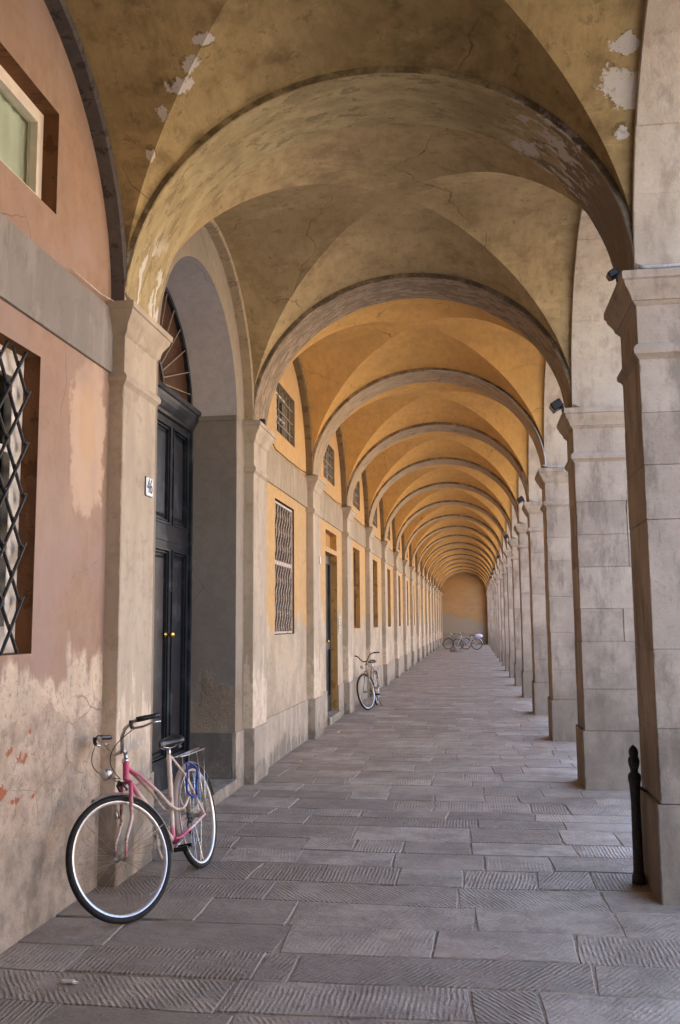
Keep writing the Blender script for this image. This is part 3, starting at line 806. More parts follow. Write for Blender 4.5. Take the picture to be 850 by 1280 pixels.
def wall_bay(n):
    c = yc(n); ya, yb = c - BY - PD / 2 + .001, c + BY + PD / 2 - .001
    root = empty('wall_bay', (XW, c, 0)); mats = MT
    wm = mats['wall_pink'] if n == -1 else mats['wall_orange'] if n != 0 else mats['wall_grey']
    Tm = Matrix.Translation((0, 0, 0))
    m = MB(); rev = []; ztop = 5.6
    kids = empty('tmp')  # parts are built in world space, then re-parented
    parts_before = set(COL.objects)
    if n == 0:
        portal(m, ya, yb, ztop, root)
        holes = []
    elif n == 2:
        hd = (c - .43, c + .90, .0, 2.86); ht = (c - .40, c + .85, 2.945, 3.235)
        lh, ld, lm = window_lunette(n, root)
        holes = [hd, ht, lh]; rev = [(hd, .30, mats['reveal_orange'], False), (ht, .12, mats['reveal_orange'], True), (lh, ld, lm, True)]
        small_door(hd, ht, root)
    else:
        kind = 'diamond' if n == -1 else 'wavy' if n == 1 else 'shutter'
        h, d, rm = window_low(n, kind, root); lh, ld, lm = window_lunette(n, root, n == -1)
        holes = [h, lh]; rev = [(h, d, rm, True), (lh, ld, lm, True)]
    if n != 0: wall_face(m, ya, yb, -.05, ztop, holes)
    m.build('plaster_wall', wm, root)
    for (h, d, rm, bt) in rev:
        r = MB(); reveal(r, h, d, XW, bt, .02); r.build('reveal', rm, root)
    # string course and base course between the pilasters
    a, b_ = c - BY + .0, c + BY - .0
    if n != 0:
        m = MB(); m.rbox(XW - .03, XW + .022, a + .001, b_ - .001, 3.36, 3.80, .004, .001, .2); m.build('string_course', mats['course'] if n == -1 else mats['course_warm'], root)
        m = MB()
        if n == 2:
            m.rbox(XW - .03, XW + .02, a + .011, c - .431, -.02, .56, .004, .003); m.build('base_course', mats['plinth'], root)
            m = MB(); m.rbox(XW - .03, XW + .02, c + .901, b_ - .011, -.02, .56, .004, .003)
        elif n > 0: m.rbox(XW - .03, XW + .02, a + .011, b_ - .011, -.02, .56, .004, .003)
        if m.v: m.build('base_course', mats['plinth'], root)
    fo = formeret(n, mats['form_slate'] if n == -1 else mats['form_beige'] if n == 0 else mats['form_brown'], root)
    fo.location = (0, c, 0)
    bpy.data.objects.remove(kids)
    for ch in list(COL.objects):
        if ch.parent == root: ch.location = Vector(ch.location) - Vector((XW, c, 0))
    l = {-1: 'pink plastered wall with diamond grille window, peeling at the foot, nearest the camera',
         0: 'grey plastered wall with tall arched recess and black double door',
         1: 'orange wall with wavy grille window, just beyond the black double door',
         2: 'orange wall with narrow dark doorway and small recess above it',
         3: 'orange wall with shuttered window just beyond the narrow doorway'}.get(n, 'orange wall with shuttered window, %s bay along the left from the camera' % ORD[min(n + 1, 17)])
    tag(root, l, 'wall', 'wall bays along the left side')
    return root

def portal(m, ya, yb, ztop, root):
    c = yc(0); S = 1.23; rise = 1.15; K = 48; xd = -2.915
    e = [(c - S * math.cos(pi * i / K), ZS + rise * math.sin(pi * i / K)) for i in range(K + 1)]
    wall_face(m, ya, c - S, -.05, ZS, []); wall_face(m, c + S, yb, -.05, ZS, [])
    vs = [(XW, p[0], p[1]) for p in e] + [(XW, ya if i == 0 else (yb if i == K else e[i][0]), ztop) for i in range(K + 1)] + [(XW, ya, ZS), (XW, yb, ZS)]
    fs = [(i + 1, i, K + 1 + i, K + 2 + i) for i in range(K)] + [(0, 2 * K + 2, K + 1), (2 * K + 3, K, 2 * K + 1)]
    m.add(vs, [tuple(reversed(f)) for f in fs])
    # jamb reveals, impost band and soffit
    for s_ in (-1, 1):
        y = c + s_ * S; r = MB()
        r.add([(XW, y, -.05), (xd - .05, y, -.05), (xd - .05, y, 3.435), (XW, y, 3.435)], [(0, 1, 2, 3) if s_ > 0 else (3, 2, 1, 0)])
        r.build('jamb', MT['reveal_grey'], root)
        y2 = y - s_ * .012; r = MB()
        r.box(xd - .05, XW - .003, min(y + s_ * .05, y2), max(y + s_ * .05, y2), 3.39, 3.79); r.box(xd - .05, XW + .004, min(y + s_ * .05, y - s_ * .035), max(y + s_ * .05, y - s_ * .035), 3.79, 3.838)
        r.build('impost', MT['reveal_grey'], root)
        r = MB(); r.rbox(xd - .03, XW - .0315, min(y + s_ * .05, y - s_ * .014), max(y + s_ * .05, y - s_ * .014), .1125, .56, .004, .003); r.build('jamb_plinth', MT['plinth_dark'], root)
    r = MB(); vs = []
    for (py, pz) in e: vs += [(XW, py, pz), (xd - .05, py, pz)]
    r.add(vs, [(2 * i, 2 * i + 2, 2 * i + 3, 2 * i + 1) for i in range(K)]); r.build('arch_soffit', MT['soffit_lilac'], root, smooth=True)
    r = MB(); r.rbox(xd - .02, XW + .03, c - S + .002, c + S - .002, -.02, .11, .008, .003)
    r.build('doorstep', MT['plinth'], root)
    r = MB()
    for (y0, y1) in ((c - BY + .012, c - S + .014), (c + S - .014, c + BY - .012)):
        r = MB(); r.rbox(XW - .03, XW + .016, y0, y1 , -.02, .56, .004, .003); r.build('base_course', MT['plinth'], root)
    # door
    d = MB(); z0 = .112; zt = 3.69
    d.box(xd - .05, xd - .03, c - S, c + S, z0, zt)
    def leaf(a, b_):
        for (p0, p1) in ((z0, z0 + .28), (2.38, 2.46), (2.50, 2.62), (3.60, zt)): d.box(xd - .03, xd, a, b_, p0, p1)
        mid = (a + b_) / 2
        for (q0, q1) in ((a, a + .085), (mid - .045, mid + .045), (b_ - .085, b_)):
            d.box(xd - .03, xd + .001, q0, q1, z0 + .28, 2.38); d.box(xd - .03, xd + .001, q0, q1, 2.62, 3.60)
        d.box(xd - .03, xd + .012, a, b_, 2.455, 2.505)
        for (q0, q1) in ((a + .085, mid - .045), (mid + .045, b_ - .085)):
            for (p0, p1) in ((z0 + .28, 2.38), (2.62, 3.60)):
                # bolection moulding + fielded panel
                for (o, w_, t_) in ((0, .018, .016), (.03, .012, .002)):
                    fbar(d, xd - .03, xd + t_, q0 + o, q1 - o, p0 + o, p1 - o, w_)
                d.loft_field = None
                y0_, y1_, za, zb = q0 + .07, q1 - .07, p0 + .07, p1 - .07
                i_ = .025
                vs = [(xd - .029, y0_, za), (xd - .029, y1_, za), (xd - .029, y1_, zb), (xd - .029, y0_, zb), (xd - .012, y0_ + i_, za + i_), (xd - .012, y1_ - i_, za + i_), (xd - .012, y1_ - i_, zb - i_), (xd - .012, y0_ + i_, zb - i_)]
                d.add(vs, [(0, 1, 5, 4), (1, 2, 6, 5), (2, 3, 7, 6), (3, 0, 4, 7), (4, 5, 6, 7)])
    leaf(c - S + .05, c - .012); leaf(c + .012, c + S - .05)
    d.box(xd - .03, xd + .022, c - .03, c + .03, z0, zt)
    for s_ in (-1, 1): d.box(xd - .03, xd + .03, min(c + s_ * S, c + s_ * (S - .05)), max(c + s_ * S, c + s_ * (S - .05)), z0, zt)
    do = d.build('double_door', MT['black_paint'], root); lab(do, 'tall blue-black panelled double door')
    k = MB()
    kz = 1.56; ky = c + .5
    k.lathe((xd + .0, ky, kz), [(.034, 0), (.034, .006), (.014, .012), (.011, .03), (.024, .045), (.033, .06), (.033, .072), (.02, .085), (.002, .09)], 'x', 18)
    k.build('door_knob', MT['brass'], do, smooth=True)
    k = MB(); k.lathe((xd, c + .62, 1.98), [(.016, 0), (.016, .008), (.006, .01)], 'x', 12); k.build('lock', MT['steel'], do, smooth=True)
    # lintel cornice
    cc = MB(); prof = [(0, 3.66), (.03, 3.67), (.035, 3.70), (.05, 3.72), (.075, 3.76), (.095, 3.80), (.10, 3.83), (.115, 3.84), (.115, 3.89), (.10, 3.90)]
    vs = []; fs = []
    for (o, z) in prof: vs += [(xd + o, c - S + .001, z), (xd + o, c + S - .001, z)]
    for i in range(len(prof) - 1): fs.append((2 * i, 2 * i + 1, 2 * i + 3, 2 * i + 2))
    L = len(vs); vs += [(xd - .05, c - S + .001, 3.90), (xd - .05, c + S - .001, 3.90)]; fs.append((L - 2, L - 1, L + 1, L))
    cc.add(vs, fs); cc.build('door_cornice', MT['black_paint'], root)
    # fanlight
    f = MB(); K2 = 40; vs = []; fs = []
    for i in range(K2 + 1):
        t = pi * i / K2
        for (xx, o) in ((xd - .03, -.001), (xd + .02, -.001), (xd + .02, -.05), (xd - .03, -.05)):
            vs.append((xx, c - (S + o) * math.cos(t), ZS + (rise + o) * math.sin(t)))
    for i in range(K2):
        for j in range(4): a = i * 4 + j; b_ = i * 4 + (j + 1) % 4; fs.append((a, b_, b_ + 4, a + 4))
    f.add(vs, fs)
    r1, r1z = .34, .32
    f.tube([(xd, c - r1 * math.cos(pi * i / 20), 3.90 + r1z * math.sin(pi * i / 20)) for i in range(21)], .014, 6)
    fo = f.build('fanlight', MT['black_paint'], root, angle=40)
    g = MB(); nr = 15
    for i in range(1, nr):
        t = pi * i / nr
        a = Vector((xd + .012, c - r1 * math.cos(t), 3.90 + r1z * math.sin(t))); b_ = Vector((xd + .012, c - (S - .05) * math.cos(t), ZS + .0 + (rise - .05) * math.sin(t)))
        if b_.z < 3.92: b_.z = 3.93
        g.tube([a, a.lerp(b_, .9), b_], [.006, .0055, .0055], 6)
    g.build('fanlight_rays', MT['iron_pale'], fo)
    g = MB(); g.add([(xd - .02, c - S, 3.9)] + [(xd - .02, c - S * math.cos(pi * i / 24), ZS + rise * math.sin(pi * i / 24)) for i in range(25)] + [(xd - .02, c + S, 3.9)], [tuple(range(27))])
    g.build('fanlight_backing', MT['brown_glass'], fo)

def small_door(hd, ht, root):
    xb = XW - .12
    d = MB(); a, b_ = hd[0], hd[1]
    d.box(xb - .05, xb - .03, a, b_, .12, 2.86)
    for (q0, q1) in ((a, a + .1), (b_ - .1, b_), ((a + b_) / 2 - .06, (a + b_) / 2 + .06)): d.box(xb - .03, xb, q0, q1, .12, 2.86)
    for (p0, p1) in ((.12, .4), (1.2, 1.35), (2.7, 2.86)): d.box(xb - .03, xb - .001, a + .1, b_ - .1, p0, p1)
    do = d.build('door', MT['black_paint'], root); lab(do, 'narrow dark door in a deep doorway')
    k = MB(); k.lathe((xb, (a + b_) / 2, 1.35), [(.03, 0), (.03, .008), (.012, .012), (.012, .03), (.028, .05), (.02, .07)], 'x', 14); k.build('door_knob', MT['brass'], do, smooth=True)
    s_ = MB(); s_.rbox(xb - .06, XW + .06, a + .002, b_ - .002, -.02, .12, .006, .003); s_.build('doorstep', MT['plinth'], root)
    p = MB(); p.box(XW - .13, XW - .118, ht[0], ht[1], ht[2], ht[3]); p.build('transom_panel', MT['reveal_orange'], root)

# ------------------------------------------------------------------ assemble the arcade
for n in range(-1, NB + 1):
    if n >= 0: pillar(n); pilaster(n); transverse(n)
    if n < NB: arcade_arch(n); vault(n); wall_bay(n)

# end wall
def end_wall():
    s = N('orange_end_wall_plaster', .92, 0, .15); X, Y, Z = s.sep()[:3]
    c = s.mix(s.step(s.noise(.8, 6, .65, s.scale(s.pos, (1, 1, 2.5))), .38, .62), (.44, .27, .13), (.37, .24, .125))
    zz = s.m_('ADD', s.m_('MULTIPLY_ADD', X, .22, Z), s.m_('MULTIPLY', s.noise(1.2, 5, .6), -.9))
    c = s.mix(s.step(zz, 1.2, 1.5, 1, 0), c, (.34, .28, .21))
    c = s.mix(s.step(Z, .93, .96, .6, 0), c, (.27, .22, .165))
    mt = s.done(c, s.bump(s.noise(8, 5, .6), .4, .02))
    root = empty('end_wall', (0, YEND, 0))
    m = MB(); m.box(-3.2, 2.4, 0.003, .5, -.1, 5.78); m.build('plaster_wall', mt, root)
    m = MB(); m.box(XP + .01, XR - .01, -.03, .01, .9, .955); m.build('ledge', MT['plinth'], root)
    tag(root, 'orange plastered end wall closing the far end of the arcade, grey at its foot', 'wall')
end_wall()

# the rest of the building: storey above, rooms behind, and the arcade behind the camera, its openings closed to cut light
def building():
    root = empty('arcade_building', (-6, 30, 0))
    def T(mb): return mb.xf(Matrix.Translation((6, -30, 0)))
    m = MB(); m.box(-14, XO - .01, -11.5, YEND + .5, 5.79, 8.0); T(m).build('upper_storey', MT['far_wall'], root)
    m = MB(); m.box(-14, -3.4, -11.5, YEND + .5, -.1, 5.785); T(m).build('rooms', MT['far_wall'], root)
    m = MB(); m.add([(-14.6, -12, 8.0), (XO + .4, -12, 8.0), (XO + .4, YEND + 1, 8.0), (-14.6, YEND + 1, 8.0), (-6.2, -8, 9.8), (-6.2, YEND - 3, 9.8)], [(0, 1, 4), (1, 2, 5, 4), (2, 3, 5), (3, 0, 4, 5), (0, 3, 2, 1)])
    T(m).build('roof', MT['roof_tile'], root)
    m = MB()
    for k in (-1, -2, -3, -4):
        ya = Y0 + k * BAY; m.box(XR, XO, ya, ya + PD, -.05, 3.84, .5)
    m.box(XR, XO, -11.4, Y0 - BAY + PD / 2, 4.9, 5.78, .5)
    m.box(XR + .05, XO - .05, -11.4, Y0 - BAY + .02, -.05, 4.9, .5); m.box(XR + .001, XO - .001, Y0 - BAY + .02, Y0 - BAY + PD / 2, 3.84, 4.9, .5)  # unseen solid infill added between the rear pillars to block light from behind
    T(m).build('rear_pillars_light_block', MT['stone'], root)
    m = MB(); m.box(XW - .4, XW, -11.4, Y0 - BAY + PD / 2, -.05, 5.6); T(m).build('rear_wall', MT['wall_orange'], root)
    m = MB(); m.box(XW, XR, -11.4, Y0 - BAY, 5.35, 5.6); m.box(XW, XR, -11.6, -11.4, -.1, 5.6); T(m).build('rear_ceiling', MT['vault_far'], root)
    tag(root, 'storey and rooms of the arcade building above and behind the passage', 'building')
building()
def opposite():
    root = empty('street_building', (38, 30, 0))
    holes = [(y - 30, y - 28.8, z, z + 2) for y in range(-34, 124, 4) for z in (1.5, 5.4)]
    m = MB(); vs = MB(); wall_face(vs, -70, 98, -.2, 9.2, holes, 0.0)
    m.add(vs.v, [tuple(reversed(f)) for f in vs.f]); m.box(.3, 9, -70, 98, -.2, 9.2)
    m.build('wall', MT['far_wall'], root)
    m = MB(); m.add([(-.6, -70.5, 9.2), (9.5, -70.5, 9.2), (9.5, 98.5, 9.2), (-.6, 98.5, 9.2), (4.5, -66, 11.4), (4.5, 94, 11.4)], [(0, 1, 4), (1, 2, 5, 4), (2, 3, 5), (3, 0, 4, 5), (0, 3, 2, 1)]); m.build('roof', MT['roof_tile'], root)
    for h in holes:
        if 0 < (h[0] + 30) < 80:
            m = MB(); fbar(m, .1, .15, h[0], h[1], h[2], h[3], .08); m.box(.16, .2, h[0], h[1], h[2], h[3]); m.build('shutter', MT['shutter'], root)
    tag(root, 'pale plastered building across the street', 'building')
opposite()

# ------------------------------------------------------------------ small things
def text_mesh(name, body, size, depth, mat, parent):
    cu = bpy.data.curves.new(name, 'FONT'); cu.body = body; cu.size = size; cu.extrude = depth; cu.align_x = 'CENTER'; cu.align_y = 'CENTER'
    tmp = bpy.data.objects.new('tmp_text', cu); COL.objects.link(tmp)
    dg = bpy.context.evaluated_depsgraph_get(); me = bpy.data.meshes.new_from_object(tmp.evaluated_get(dg)); bpy.data.objects.remove(tmp)
    me.materials.clear(); me.materials.append(mat)
    o = bpy.data.objects.new(name, me); COL.objects.link(o); o.parent = parent; return o
def number_plate(loc, w, h, body, label, size):
    root = empty('house_number_sign', loc, pi / 2)     # faces +x
    m = MB(); K = 6; r = .018; pts = []
    for (cx, cz, a0) in ((w / 2 - r, h / 2 - r, 0), (-w / 2 + r, h / 2 - r, 90), (-w / 2 + r, -h / 2 + r, 180), (w / 2 - r, -h / 2 + r, 270)):
        for i in range(K + 1): t = R_(a0 + 90 * i / K); pts.append((cx + r * math.cos(t), cz + r * math.sin(t)))
    def plate(sc, y0, y1, name, mat):
        mm = MB(); n = len(pts); vs = [(x * sc, y0, z * sc) for x, z in pts] + [(x * (sc - .03), y1, z * (sc - .03)) for x, z in pts]
        mm.add(vs, [(i, (i + 1) % n, n + (i + 1) % n, n + i) for i in range(n)] + [tuple(reversed(range(n))), tuple(range(n, 2 * n))]); return mm.build(name, mat, root)
    plate(1.0, 0, -.006, 'border', MT['ink']); plate(.93, -.004, -.011, 'plate', MT['ceramic'])
    if body:
        t = text_mesh('numerals', body, size, .001, MT['ink'], root); t.rotation_euler = (pi / 2, 0, 0); t.location = (0, -.013, 0); t.scale = (.8, 1.1, 1)
    tag(root, label, 'sign'); return root
number_plate((XP + .001, Y0 + .505, 2.645), .15, .145, '46', 'small white number plate reading 46 on the pilaster by the black door', .135)
number_plate((XP + .001, Y0 + 2 * BAY + PD - .08, 2.62), .13, .12, '', 'small white plate on the pilaster beside the narrow doorway', .1)
# intercom strip beyond the narrow doorway
root = empty('bell_panel', (XW, 16.62, 1.62))
m = MB(); m.rbox(-.0, .022, -.05, .05, -.15, .15, .004, .0005); m.build('plate', MT['white_paint'], root)
m = MB()
for k in range(5): m.lathe((.022, 0, -.11 + k * .055), [(.011, 0), (.010, .006), (.002, .007)], 'x', 10)
m.build('bell_buttons', MT['steel'], root); tag(root, 'narrow pale bell panel on the wall right of the narrow doorway', 'bell panel')

# cast-iron post beside the first pillar
root = empty('iron_post', (1.0, 6.28, 0))
m = MB(); m.lathe((0, 0, 0), [(q * .74, h) for q, h in [(.06, 0), (.058, .04), (.045, .07), (.042, .25), (.044, .30), (.041, .33), (.04, .50), (.046, .60), (.05, .625), (.056, .635), (.056, .665), (.045, .68),
                             (.034, .685), (.033, .70), (.036, .71), (.044, .73), (.05, .755), (.046, .775), (.036, .785), (.040, .80), (.042, .815), (.034, .835), (.018, .85), (.004, .858)]], 'z', 20)
m.build('post', MT['iron'], root, angle=40)
m = MB(); m.lathe((0, -.045, .745), [(.018, -.02), (.024, -.01), (.02, .0)], 'y', 10); m.tube([(.02, 0, .60), (.06, -.02, .57), (.09, -.03, .55)], .008, 6); m.build('bracket', MT['iron'], root, smooth=True)
tag(root, 'black cast-iron post with turned head against the nearest stone pillar', 'post')

# floodlights on the capitals
def floodlight(n, small=False):
    y = Y0 + n * BAY; k = .55 if small else 1
    root = empty('floodlight', (XR - .085, y + .10, 3.86))
    m = MB(); m.rbox(-.09 * k, .03 * k, -.07 * k, .10 * k, .03 * k, .12 * k, .01, .001); o = m.build('housing', MT['plastic'], root); o.rotation_euler = (0, R_(-32), 0)
    m = MB(); m.box(-.012, .012, -.02, .02, -.022, .04); m.build('bracket', MT['iron'], root)
    tag(root, 'small black floodlight on the capital of the %s stone pillar' % ORD[n], 'floodlight', 'floodlights on the stone capitals')
for n in (0, 1, 3, 5, 7, 9, 10, 11): floodlight(n, n == 0)
root = empty('junction_box', (XP + .03, Y0 + BAY + .28, ZS))
m = MB(); m.rbox(-.035, .035, -.03, .03, 0, .09, .006, .001); m.build('box', MT['iron'], root); tag(root, 'small dark junction box on the capital right of the black door', 'junction box')

# cables
def cable(pts, r, mat, label):
    m = MB(); m.tube(pts, r, 6); o = m.build('cable', mat, None, smooth=True); tag(o, label, 'cable', None); return o
pts = []
for n in range(0, NB):
    a, b_ = Y0 + n * BAY, Y0 + n * BAY + PD
    pts += [(XP + .05, a, ZS + .012), (XP + .06, b_, ZS + .012)]
    for i in range(1, 8): pts.append((XW + .035 + (.05 if i in (1, 7) else 0) - (.02 if n == 0 else 0), b_ + (BAY - PD) * i / 8, 3.822 + random.uniform(-.012, .012) if n else 3.845))
p1 = [p for p in pts if p[1] > Y0 + BAY - .2]
cable(p1, .007, MT['cable'], 'thin black cable running along the string course of the left wall')
# cable loops on right-hand capitals
def arch_cable(n, mat, label, r=.008):
    y = Y0 + n * BAY - .012; ps = []
    for i in range(0, 22):
        t = R_(2 + i * 4.2); ps.append((XC + (AX + .02) * math.cos(t), y, ZS + 1.535 * math.sin(t)))
    ps.reverse(); ps += [(XR - .03, y - .03, ZS + .04), (XR + .04, y - .06, ZS + .018), (XR + .3, y - .07, ZS + .012), (XR + .66, y - .07, ZS + .012)]
    cable(ps, r, mat, label)
arch_cable(2, MT['cable_grey'], 'pale grey cable dropping down the third cross arch to the stone capital', .009)
cable([(XR + .02, Y0 - .06, ZS + .02), (XR + .05, Y0 - .075, ZS + .012), (XR + .4, Y0 - .07, ZS + .015), (XR + .75, Y0 - .07, ZS + .012)], .012, MT['cable_grey'], 'pale grey cable lying along the top of the nearest stone capital')
p = [(XP + .035, Y0 - .02, ZS + .004), (XP + .01, Y0 - .02, ZS + .006), (XW + .06, Y0 - .03, ZS), (XW + .03, Y0 - .25, 3.83), (XW + .03, Y0 - .7, 3.825)]
cable(p, .004, MT['white_paint'], 'thin pale wire at the corner of the pink wall and the first pilaster')

# ------------------------------------------------------------------ bicycles
def arc(c, r, a0, a1, n, y=0.):
    return [(c[0] + r * math.cos(R_(a0 + (a1 - a0) * i / n)), y, c[2] + r * math.sin(R_(a0 + (a1 - a0) * i / n))) for i in range(n + 1)]
def band(m, c, r, w, a0, a1, n=28, crown=.012):
    """mudguard strip"""
    vs = []; fs = []; ws = [-1, -.6, 0, .6, 1]
    for i in range(n + 1):
        t = R_(a0 + (a1 - a0) * i / n)
        for k in ws:
            rr = r - crown * k * k * 1.3; vs.append((c[0] + rr * math.cos(t), k * w / 2, c[2] + rr * math.sin(t)))
    W = len(ws); L = len(vs)
    vs += [(v[0] + (c[0] - v[0]) * .006, v[1], v[2] + (c[2] - v[2]) * .006) for v in vs]
    for i in range(n):
        for k in range(W - 1):
            a = i * W + k; fs.append((a, a + 1, a + 1 + W, a + W)); fs.append((L + a, L + a + W, L + a + 1 + W, L + a + 1))
    for i in range(n):
        for k in (0, W - 1):
            a = i * W + k; fs.append((a, a + W, L + a + W, L + a))
    m.add(vs, fs)

def bicycle(loc, heading, steer, lean, paint, label, wb=1.14, R=.345, low=True, detail=True, barmat='chrome', rim='alu', basket=False, kick=False, group=None):
    root = empty('bicycle', loc)
    root.rotation_euler = (Matrix.Rotation(heading, 4, 'Z') @ Matrix.Rotation(lean, 4, 'X')).to_euler()
    r = R; Hf = Vector((wb, 0, r)); Hr = Vector((0, 0, r))
    ax = Vector((-.32, 0, .947)).normalized(); A = Vector((wb - .045 - (.39) * .34, 0, r + .39))
    S = Matrix.Translation(A) @ Matrix.Rotation(steer, 4, ax) @ Matrix.Translation(-A)
    P = MT[paint]
    def wheel(c, M, name):
        k = MB(); seg = 56
        k.tube([(c.x + (r - .016) * math.cos(2 * pi * i / seg), 0, c.z + (r - .016) * math.sin(2 * pi * i / seg)) for i in range(seg)], 0.019, 8, closed=True)
        w = k.xf(M).build(name, MT['rubber'], root, smooth=True)
        k = MB(); prof = [(r - .029, -.013), (r - .042, -.011), (r - .045, 0), (r - .042, .011), (r - .029, .013)]
        vs = []; fs = []
        for i in range(seg):
            t = 2 * pi * i / seg
            for (rr, yy) in prof: vs.append((c.x + rr * math.cos(t), yy, c.z + rr * math.sin(t)))
        for i in range(seg):
            for j in range(4): a = i * 5 + j; b_ = ((i + 1) % seg) * 5 + j; fs.append((a, b_, b_ + 1, a + 1))
        k.add(vs, fs); k.xf(M).build('rim', MT[rim], w, smooth=True)
        k = MB()
        for i in range(32):
            t = 2 * pi * i / 32; s_ = 1 if i % 2 else -1; t2 = t + (.7 if (i // 2) % 2 else -.7)
            k.tube([(c.x + .022 * math.cos(t2), s_ * .03, c.z + .022 * math.sin(t2)), (c.x + (r - .05) * math.cos(t), s_ * .003, c.z + (r - .05) * math.sin(t))], .0011, 4, cap=False)
        k.xf(M).build('spokes', MT['chrome'], w)
        k = MB(); k.lathe(c, [(.006, -.06), (.006, -.045), (.022, -.036), (.022, -.03), (.014, -.026), (.014, .026), (.022, .03), (.022, .036), (.006, .045), (.006, .06)], 'y', 14)
        k.xf(M).build('hub', MT['chrome'], w, smooth=True)
        return w
    I = Matrix.Identity(4); FD = MT['fender'] if paint == 'paint_pink' else P
    wheel(Hr, I, 'rear_wheel'); wheel(Hf, S, 'front_wheel')
    BB = Vector((.455, 0, .275)); ST = Vector((.30, 0, .80)); HT = A + ax * .12; HB = A + ax * .015
    f = MB()
    f.tube([HB, HB.lerp(HT, .5), HT], .019, 12, [0, 0, 0])
    f.tube([ST, ST.lerp(BB, .3), ST.lerp(BB, .82), ST.lerp(BB, .86), BB], .0155, 10, [1, 1, 1, .4, 0])
    hd = HB.lerp(HT, .15)
    f.tube([hd, hd.lerp(BB, .12), hd.lerp(BB, .3), BB], .0165, 10, [0, .0, 1, 1])
    if low:
        for s_ in (-1, 1):
            q = [HT - ax * .03, HT.lerp(Vector((.52, 0, .52)), .3) + Vector((0, s_ * .015, 0)), Vector((.60, s_ * .022, .605)), Vector((.50, s_ * .03, .515)), Vector((.42, s_ * .036, .465)), Vector((.34, s_ * .042, .448)), Vector((.27, s_ * .047, .46)), Vector((.17, s_ * .052, .525))]
            f.tube(q, .0095, 8, [0, .2, 1, 1, 1, 1, 1, 1])
    else:
        f.tube([HT - ax * .03, Vector((.55, 0, .66)), Vector((.33, 0, .62))], .014, 10, [1, 1, 1])
    for s_ in (-1, 1):
        f.tube([ST + Vector((0, s_ * .012, -.01)), ST.lerp(Hr, .35) + Vector((0, s_ * .05, 0)), Hr + Vector((.02, s_ * .062, .02)), Hr + Vector((0, s_ * .063, 0))], [.0085, .0085, .008, .007], 8, [1, 1, 1, 0])
        f.tube([BB + Vector((0, s_ * .025, 0)), BB.lerp(Hr, .3) + Vector((0, s_ * .045, 0)), BB.lerp(Hr, .5) + Vector((0, s_ * .055, 0)), Hr + Vector((0, s_ * .063, 0))], .0095, 8, [0, 0.05, 1, .5])
    f.lathe(BB, [(.022, -.036), (.022, .036)], 'y', 12, 0.0)
    f.build('frame', P, root, angle=40)
    # fork, crown, stem
    k = MB(); CR = A - ax * .0
    k.lathe((0, 0, 0), [(.02, -.012), (.024, 0), (.02, .012)], 'z', 12, 0)
    k.v = [tuple(Vector(v) + CR) for v in k.v]
    for s_ in (-1, 1):
        k.tube([CR + Vector((0, s_ * .012, 0)), CR + Vector((0, s_ * .045, -.005)), CR - ax * .08 + Vector((0, s_ * .05, 0)), CR - ax * .22 + Vector((0, s_ * .052, 0)), Hf + Vector((-.03, s_ * .054, .08)), Hf + Vector((0, s_ * .055, 0))],
               [.012, .0125, .0125, .011, .009, .0075], 8, [0, 0, .15, 1, 1, .1])
    k.xf(S).build('fork', P, root, smooth=True)
    k = MB(); k.tube([HT - ax * .0, HT + ax * .065], .0125, 10); B0 = HT + ax * .07 + Vector((.045, 0, 0)); k.tube([HT + ax * .06, HT + ax * .073 + Vector((.02, 0, 0)), B0], .0125, 8)
    k.lathe((0, 0, 0), [(.021, 0), (.023, .008), (.02, .02), (.014, .024)], 'z', 12); n0 = len(k.v) - 48
    for i in range(n0, len(k.v)): k.v[i] = tuple(Vector(k.v[i]) + HT)
    k.xf(S).build('stem', MT['chrome'] if barmat == 'chrome' else MT[barmat], root, smooth=True)
    k = MB()
    half = [(0, 0, 0), (.01, .04, .0), (.02, .07, .03), (.026, .10, .075), (.015, .135, .115), (-.01, .18, .135), (-.045, .215, .138), (-.14, .255, .128)]
    if not low: half = [(0, 0, 0), (.0, .06, .0), (.01, .12, .03), (.0, .2, .06), (-.05, .27, .07), (-.12, .30, .06), (-.18, .31, .05)]
    full = [(x, -y, z) for x, y, z in reversed(half[1:])] + half
    k.tube([B0 + Vector(p) for p in full], .0115, 10)
    bar = k.xf(S).build('handlebar', MT[barmat], root, smooth=True)
    for s_ in (-1, 1):
        e0, e1 = Vector(half[-2]), Vector(half[-1]); e0.y *= s_; e1.y *= s_
        k = MB(); d_ = (e1 - e0).normalized(); k.tube([B0 + e0 + d_ * t for t in (-.02, -.018, .03, .06, .09, .118, .12)], [.012, .016, .0165, .015, .0165, .016, .01], 10)
        k.xf(S).build('grip', MT['plastic'], bar, smooth=True)
        if detail:
            k = MB(); b0 = B0 + e0 - d_ * .05
            k.tube([b0, b0 + Vector((.01, 0, -.03)), b0 + Vector((.005, 0, -.045))], [.015, .012, .012], 8)
            k.xf(S).build('brake_clamp', MT['plastic'], bar)
            k = MB(); b1 = b0 + Vector((.005, 0, -.045)); k.tube([b1, b1 + d_ * .05 + Vector((0, s_ * .012, -.004)), b1 + d_ * .12 + Vector((0, s_ * .018, .008)), b1 + d_ * .16 + Vector((0, s_ * .02, .004))], [.008, .007, .006, .007], 8)
            k.xf(S).build('brake_lever', MT['chrome'], bar, smooth=True)
